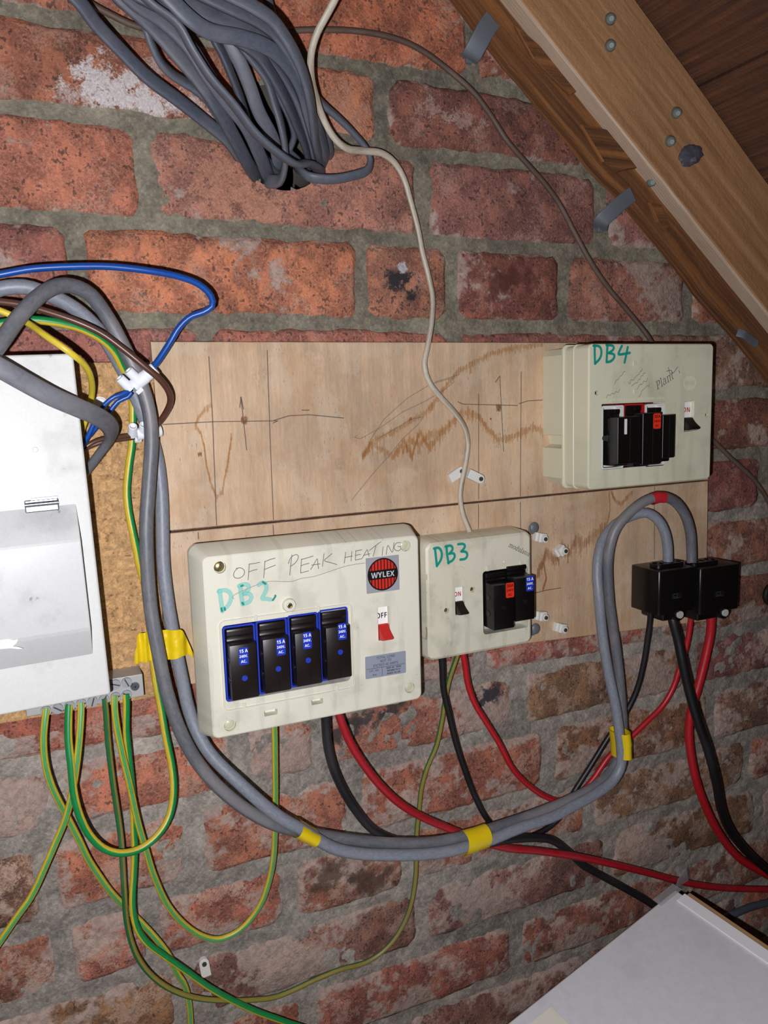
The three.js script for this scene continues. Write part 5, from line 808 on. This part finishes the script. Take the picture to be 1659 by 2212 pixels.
// ---------------------------------------------------------------- black connector blocks
function connectorBlock(label, x, y, w, h, gx, screwAt, neck) {
  const o = thing('connector_block', label, 'connector block', [x, y, .013]);
  const d = .0415, s = rrPath(0, -d, w, 0, .003);                  // plan: x across, second axis = depth
  const g = new THREE.ExtrudeGeometry(s, { depth: h, bevelEnabled: true, bevelThickness: .0008, bevelSize: .0008, bevelOffset: -.0008, bevelSegments: 2, curveSegments: 6 });
  g.rotateX(Math.PI / 2).rotateX(Math.PI);                         // depth axis to +z? (x, -d..0, 0..h) -> y, z
  g.computeBoundingBox(); const b = g.boundingBox; g.translate(-b.min.x, -b.max.y, -b.min.z);
  mesh('shell', toCreasedNormals(g, .5), blackPlastic, o);
  mesh('lower_shell', rbox(neck[1] - neck[0], .014, .033, .003, (neck[0] + neck[1]) / 2, -h - .004, .0185), blackPlastic, o);
  const p = rrPath(gx, -.0155, gx + .0365, 0, .005); const hole = (cx, r) => { const q = new THREE.Path(); q.absarc(cx, -.00775, r, 0, 6.2832, true); p.holes.push(q); };
  hole(gx + .0068, .0056); hole(gx + .0297, .0056); p.holes.push(rrPath(gx + .0152, -.0110, gx + .0212, -.0045, .0006, THREE.Path));
  mesh('cable_gasket', new THREE.ExtrudeGeometry(p, { depth: .0035, bevelEnabled: true, bevelThickness: .0004, bevelSize: .0004, bevelOffset: -.0004, bevelSegments: 1, curveSegments: 14 }).rotateX(-Math.PI / 2).translate(0, .0003, .0165), blackPlastic, o);
  const sc = new THREE.Group(); sc.name = 'cover_screw'; sc.position.set(screwAt, -h - .004, .0375); o.add(sc);
  mesh('boss', cylZ(.0068, .0072, .006, 0, 0, 0), blackPlastic, sc); mesh('screw', cylZ(.0038, .0040, .0022, 0, 0, .0038, 18), std(0xb9bab2, .6), sc);
  const t = mesh('printed_mark', sheet(.014, .006, .0003, .0002), std(0xffffff, .5, { map: canvasTex(140, 60, (c) => { c.fillStyle = '#111'; c.fillRect(0, 0, 140, 60); c.strokeStyle = '#3b5347'; c.lineWidth = 4; c.strokeRect(30, 10, 56, 32); c.beginPath(); c.moveTo(20, 54); c.lineTo(120, 54); c.stroke(); }) }), o); t.position.set(w * .48, -h * .62, d + .0001);
  return o;
}
connectorBlock('black plastic cable connector block at the plywood edge', .5588, 1.2240, .0478, .0440, .0075, .0288, [.012, .045]);
connectorBlock('second black connector block beyond the first with red cables below', .6140, 1.2205, .0560, .0470, .0005, .0365, [.004, .048]);
{ const o = thing('pipe_clip', 'dark metal clip fixed on the bricks right of the connector blocks', 'clip', [.7795,1.1625,.001]); mesh('ring', new THREE.TorusGeometry(.011, .0035, 8, 24).translate(0, 0, .004), std(0x23211f, .6, { metalness: .5 }), o); mesh('tail', rbox(.02, .012, .004, .001, .012, -.018, .002), std(0x23211f, .6, { metalness: .5 }), o); }

// ---------------------------------------------------------------- fixings on the roof timbers
const slate = std(0x666c72, .6, { metalness: .15 });
function strap(label, path, w) { // bent strip of dark metal
  const o = thing('metal_strap', label, 'metal strap', [0, 0, 0], 'bent metal straps between timber and bricks'); mesh('strip', sweep(path, w, .0012, { step: .002, seg: 12, power: 5 }), slate, o);
  const e = path[path.length - 1]; mesh('bent_end', rbox(.006, .007, .003, .0008, e[0], e[1], e[2]), slate, o); return o;
}
strap('bent grey metal strap sticking out between the timber and bricks near the ridge', [[.3906,1.725,.02],[.3831,1.7149,.02],[.3777,1.7052,.018],[.3746,1.6974,.012],[.3755,1.6968,.004]], .0085);
strap('long bent grey metal strap across the dark timber onto the bricks', [[.5454,1.5917,.022],[.5309,1.5821,.022],[.5194,1.5724,.02],[.5139,1.566,.016],[.5199,1.5616,.006]], .0075);
strap('shiny twisted metal strap low on the dark timber', [[.6916,1.4629,.02],[.6966,1.4607,.024],[.7073,1.4561,.022],[.7194,1.4514,.02]], .0045);
const nailGreen = std(0x7d8883, .55, { metalness: .15 });
for (const [p, l] of [[[.5048,1.7366,.035], 'upper of two nail points high on the pale rafter'], [[.5052,1.7144,.035], 'lower of two nail points high on the pale rafter'], [[.5848,1.6661,.035], 'nail point in the middle of the pale rafter'], [[.5781,1.6398,.035], 'nail point beside the dark lump on the pale rafter'], [[.5711,1.6068,.018], 'nail point on the dark timber under the rafter edge']]) {
  const o = thing('nail_point', l, 'nail', p, 'nail points in the roof timbers'); o.rotation.set(.4, -.5, .3);
  mesh('shank', cylZ(.0040, .0056, .010, 0, 0, .004, 14), nailGreen, o); mesh('tip', cylZ(.0022, .0040, .0025, 0, 0, .0102, 14), nailGreen, o);
}
{ const o = thing('pitch_lump', 'rough dark grey lump stuck to the pale rafter', 'lump', [.6048,1.6297,.035]); const g = new THREE.IcosahedronGeometry(.0115, 4), a = g.attributes.position; for (let i = 0; i < a.count; i++) { const x = a.getX(i), y = a.getY(i), z = a.getZ(i), k = .8 + .5 * smpL(FE, x + z * .3, y + z * .2, .03); a.setXYZ(i, x * 1.25 * k, y * .85 * k, z * .45 * k); } g.computeVertexNormals(); const m = mesh('crust', g, std(0x4c4c54, .6), o); m.rotation.z = .35; mesh('nail_head', cylZ(.0020, .0024, .004, -.002, -.006, .006, 12), slate, o); }

// ---------------------------------------------------------------- white carton at the lower right
{
  // a leaning box: A and B run along the top's edges from its taped corner, N is the top's normal
  const c = [0.57955, 0.88030, 0.06000], A = [-0.97425, -0.15433, 0.16439], B = [0.18214, -0.10886, 0.97723], N = [-0.13292, 0.98200, 0.13417], L1 = .46, L2 = .34, h = 0.2549;
  const low = [0, -h * N[1], 0];
  const o = thing('carton', 'white topped cardboard carton with taped corner leaning by the wall', 'carton', c);
  o.quaternion.setFromRotationMatrix(new THREE.Matrix4().makeBasis(V3(A), V3(N), V3(A).cross(V3(N))));
  const prism = (a0, b0, a1, b1, y0, y1, r = .001) => rbox(a1 - a0, y1 - y0, b1 - b0, Math.min(r, (y1 - y0) / 2.1), (a0 + a1) / 2, (y0 + y1) / 2, SB * (b0 + b1) / 2);
  const SB = Math.sign(V3(A).cross(V3(N)).dot(V3(B))), topUV = (g) => { const p = g.attributes.position, u = g.attributes.uv; for (let i = 0; i < p.count; i++) u.setXY(i, p.getX(i), p.getZ(i)); return g; };
  const kraft = std(0xb08a5c, .85), paperT = dataTex(512, 512, (i, j, cc) => { const k = j * 512 + i, a = FE[k], f = FD[k], s = sstep(.84, .92, FC[k]) * .3, v = 1 - .03 * sstep(.5, .8, a) - .05 * f - s * .7; cc[0] = 222 * v; cc[1] = 222 * v; cc[2] = 224 * v; }); paperT.repeat.set(1 / .3, 1 / .3);
  const paper = std(0xffffff, .62, { map: paperT });
  mesh('box_body', prism(.0015, .0015, L1 - .002, L2 - .002, -h, -.006), kraft, o);
  mesh('top_panel', topUV(prism(0, .005, L1, L2, -.006, 0, .002)), paper, o);
  mesh('top_flap', topUV(prism(-.0012, .0155, .0125, L2 * .98, .0002, .0020, .0006)), std(0xf2f2f3, .55), o);
  const fl = mesh('side_flap', prism(-.0090, .016, -.0022, L2, -.035, -.0015, .0008), kraft, o); fl.userData.label = 'brown edge of the side flap';
  const tape = new THREE.MeshPhysicalMaterial({ color: 0xf4f6f6, roughness: .12, transmission: .85, thickness: 0, ior: 1.45 });
  mesh('clear_tape', [prism(-.004, -.001, .03, .010, .0004, .0009, .0002), (() => { const s = new THREE.Shape(); s.moveTo(0, 0); s.lineTo(-.022, -.003); s.lineTo(-.018, .016); s.lineTo(-.004, .010); s.closePath(); return new THREE.ExtrudeGeometry(s, { depth: .0003, bevelEnabled: false }).translate(-.002, -.001, SB * .004); })()], tape, o);
  const lab = mesh('paper_label', topUV(prism(0.1998, 0.0181, 0.2448, 0.0681, .0001, .0007, .0002)), std(0xe6e2d2, .6), o); lab.userData.label = 'cream paper label';
}
renderer.render(scene, camera);
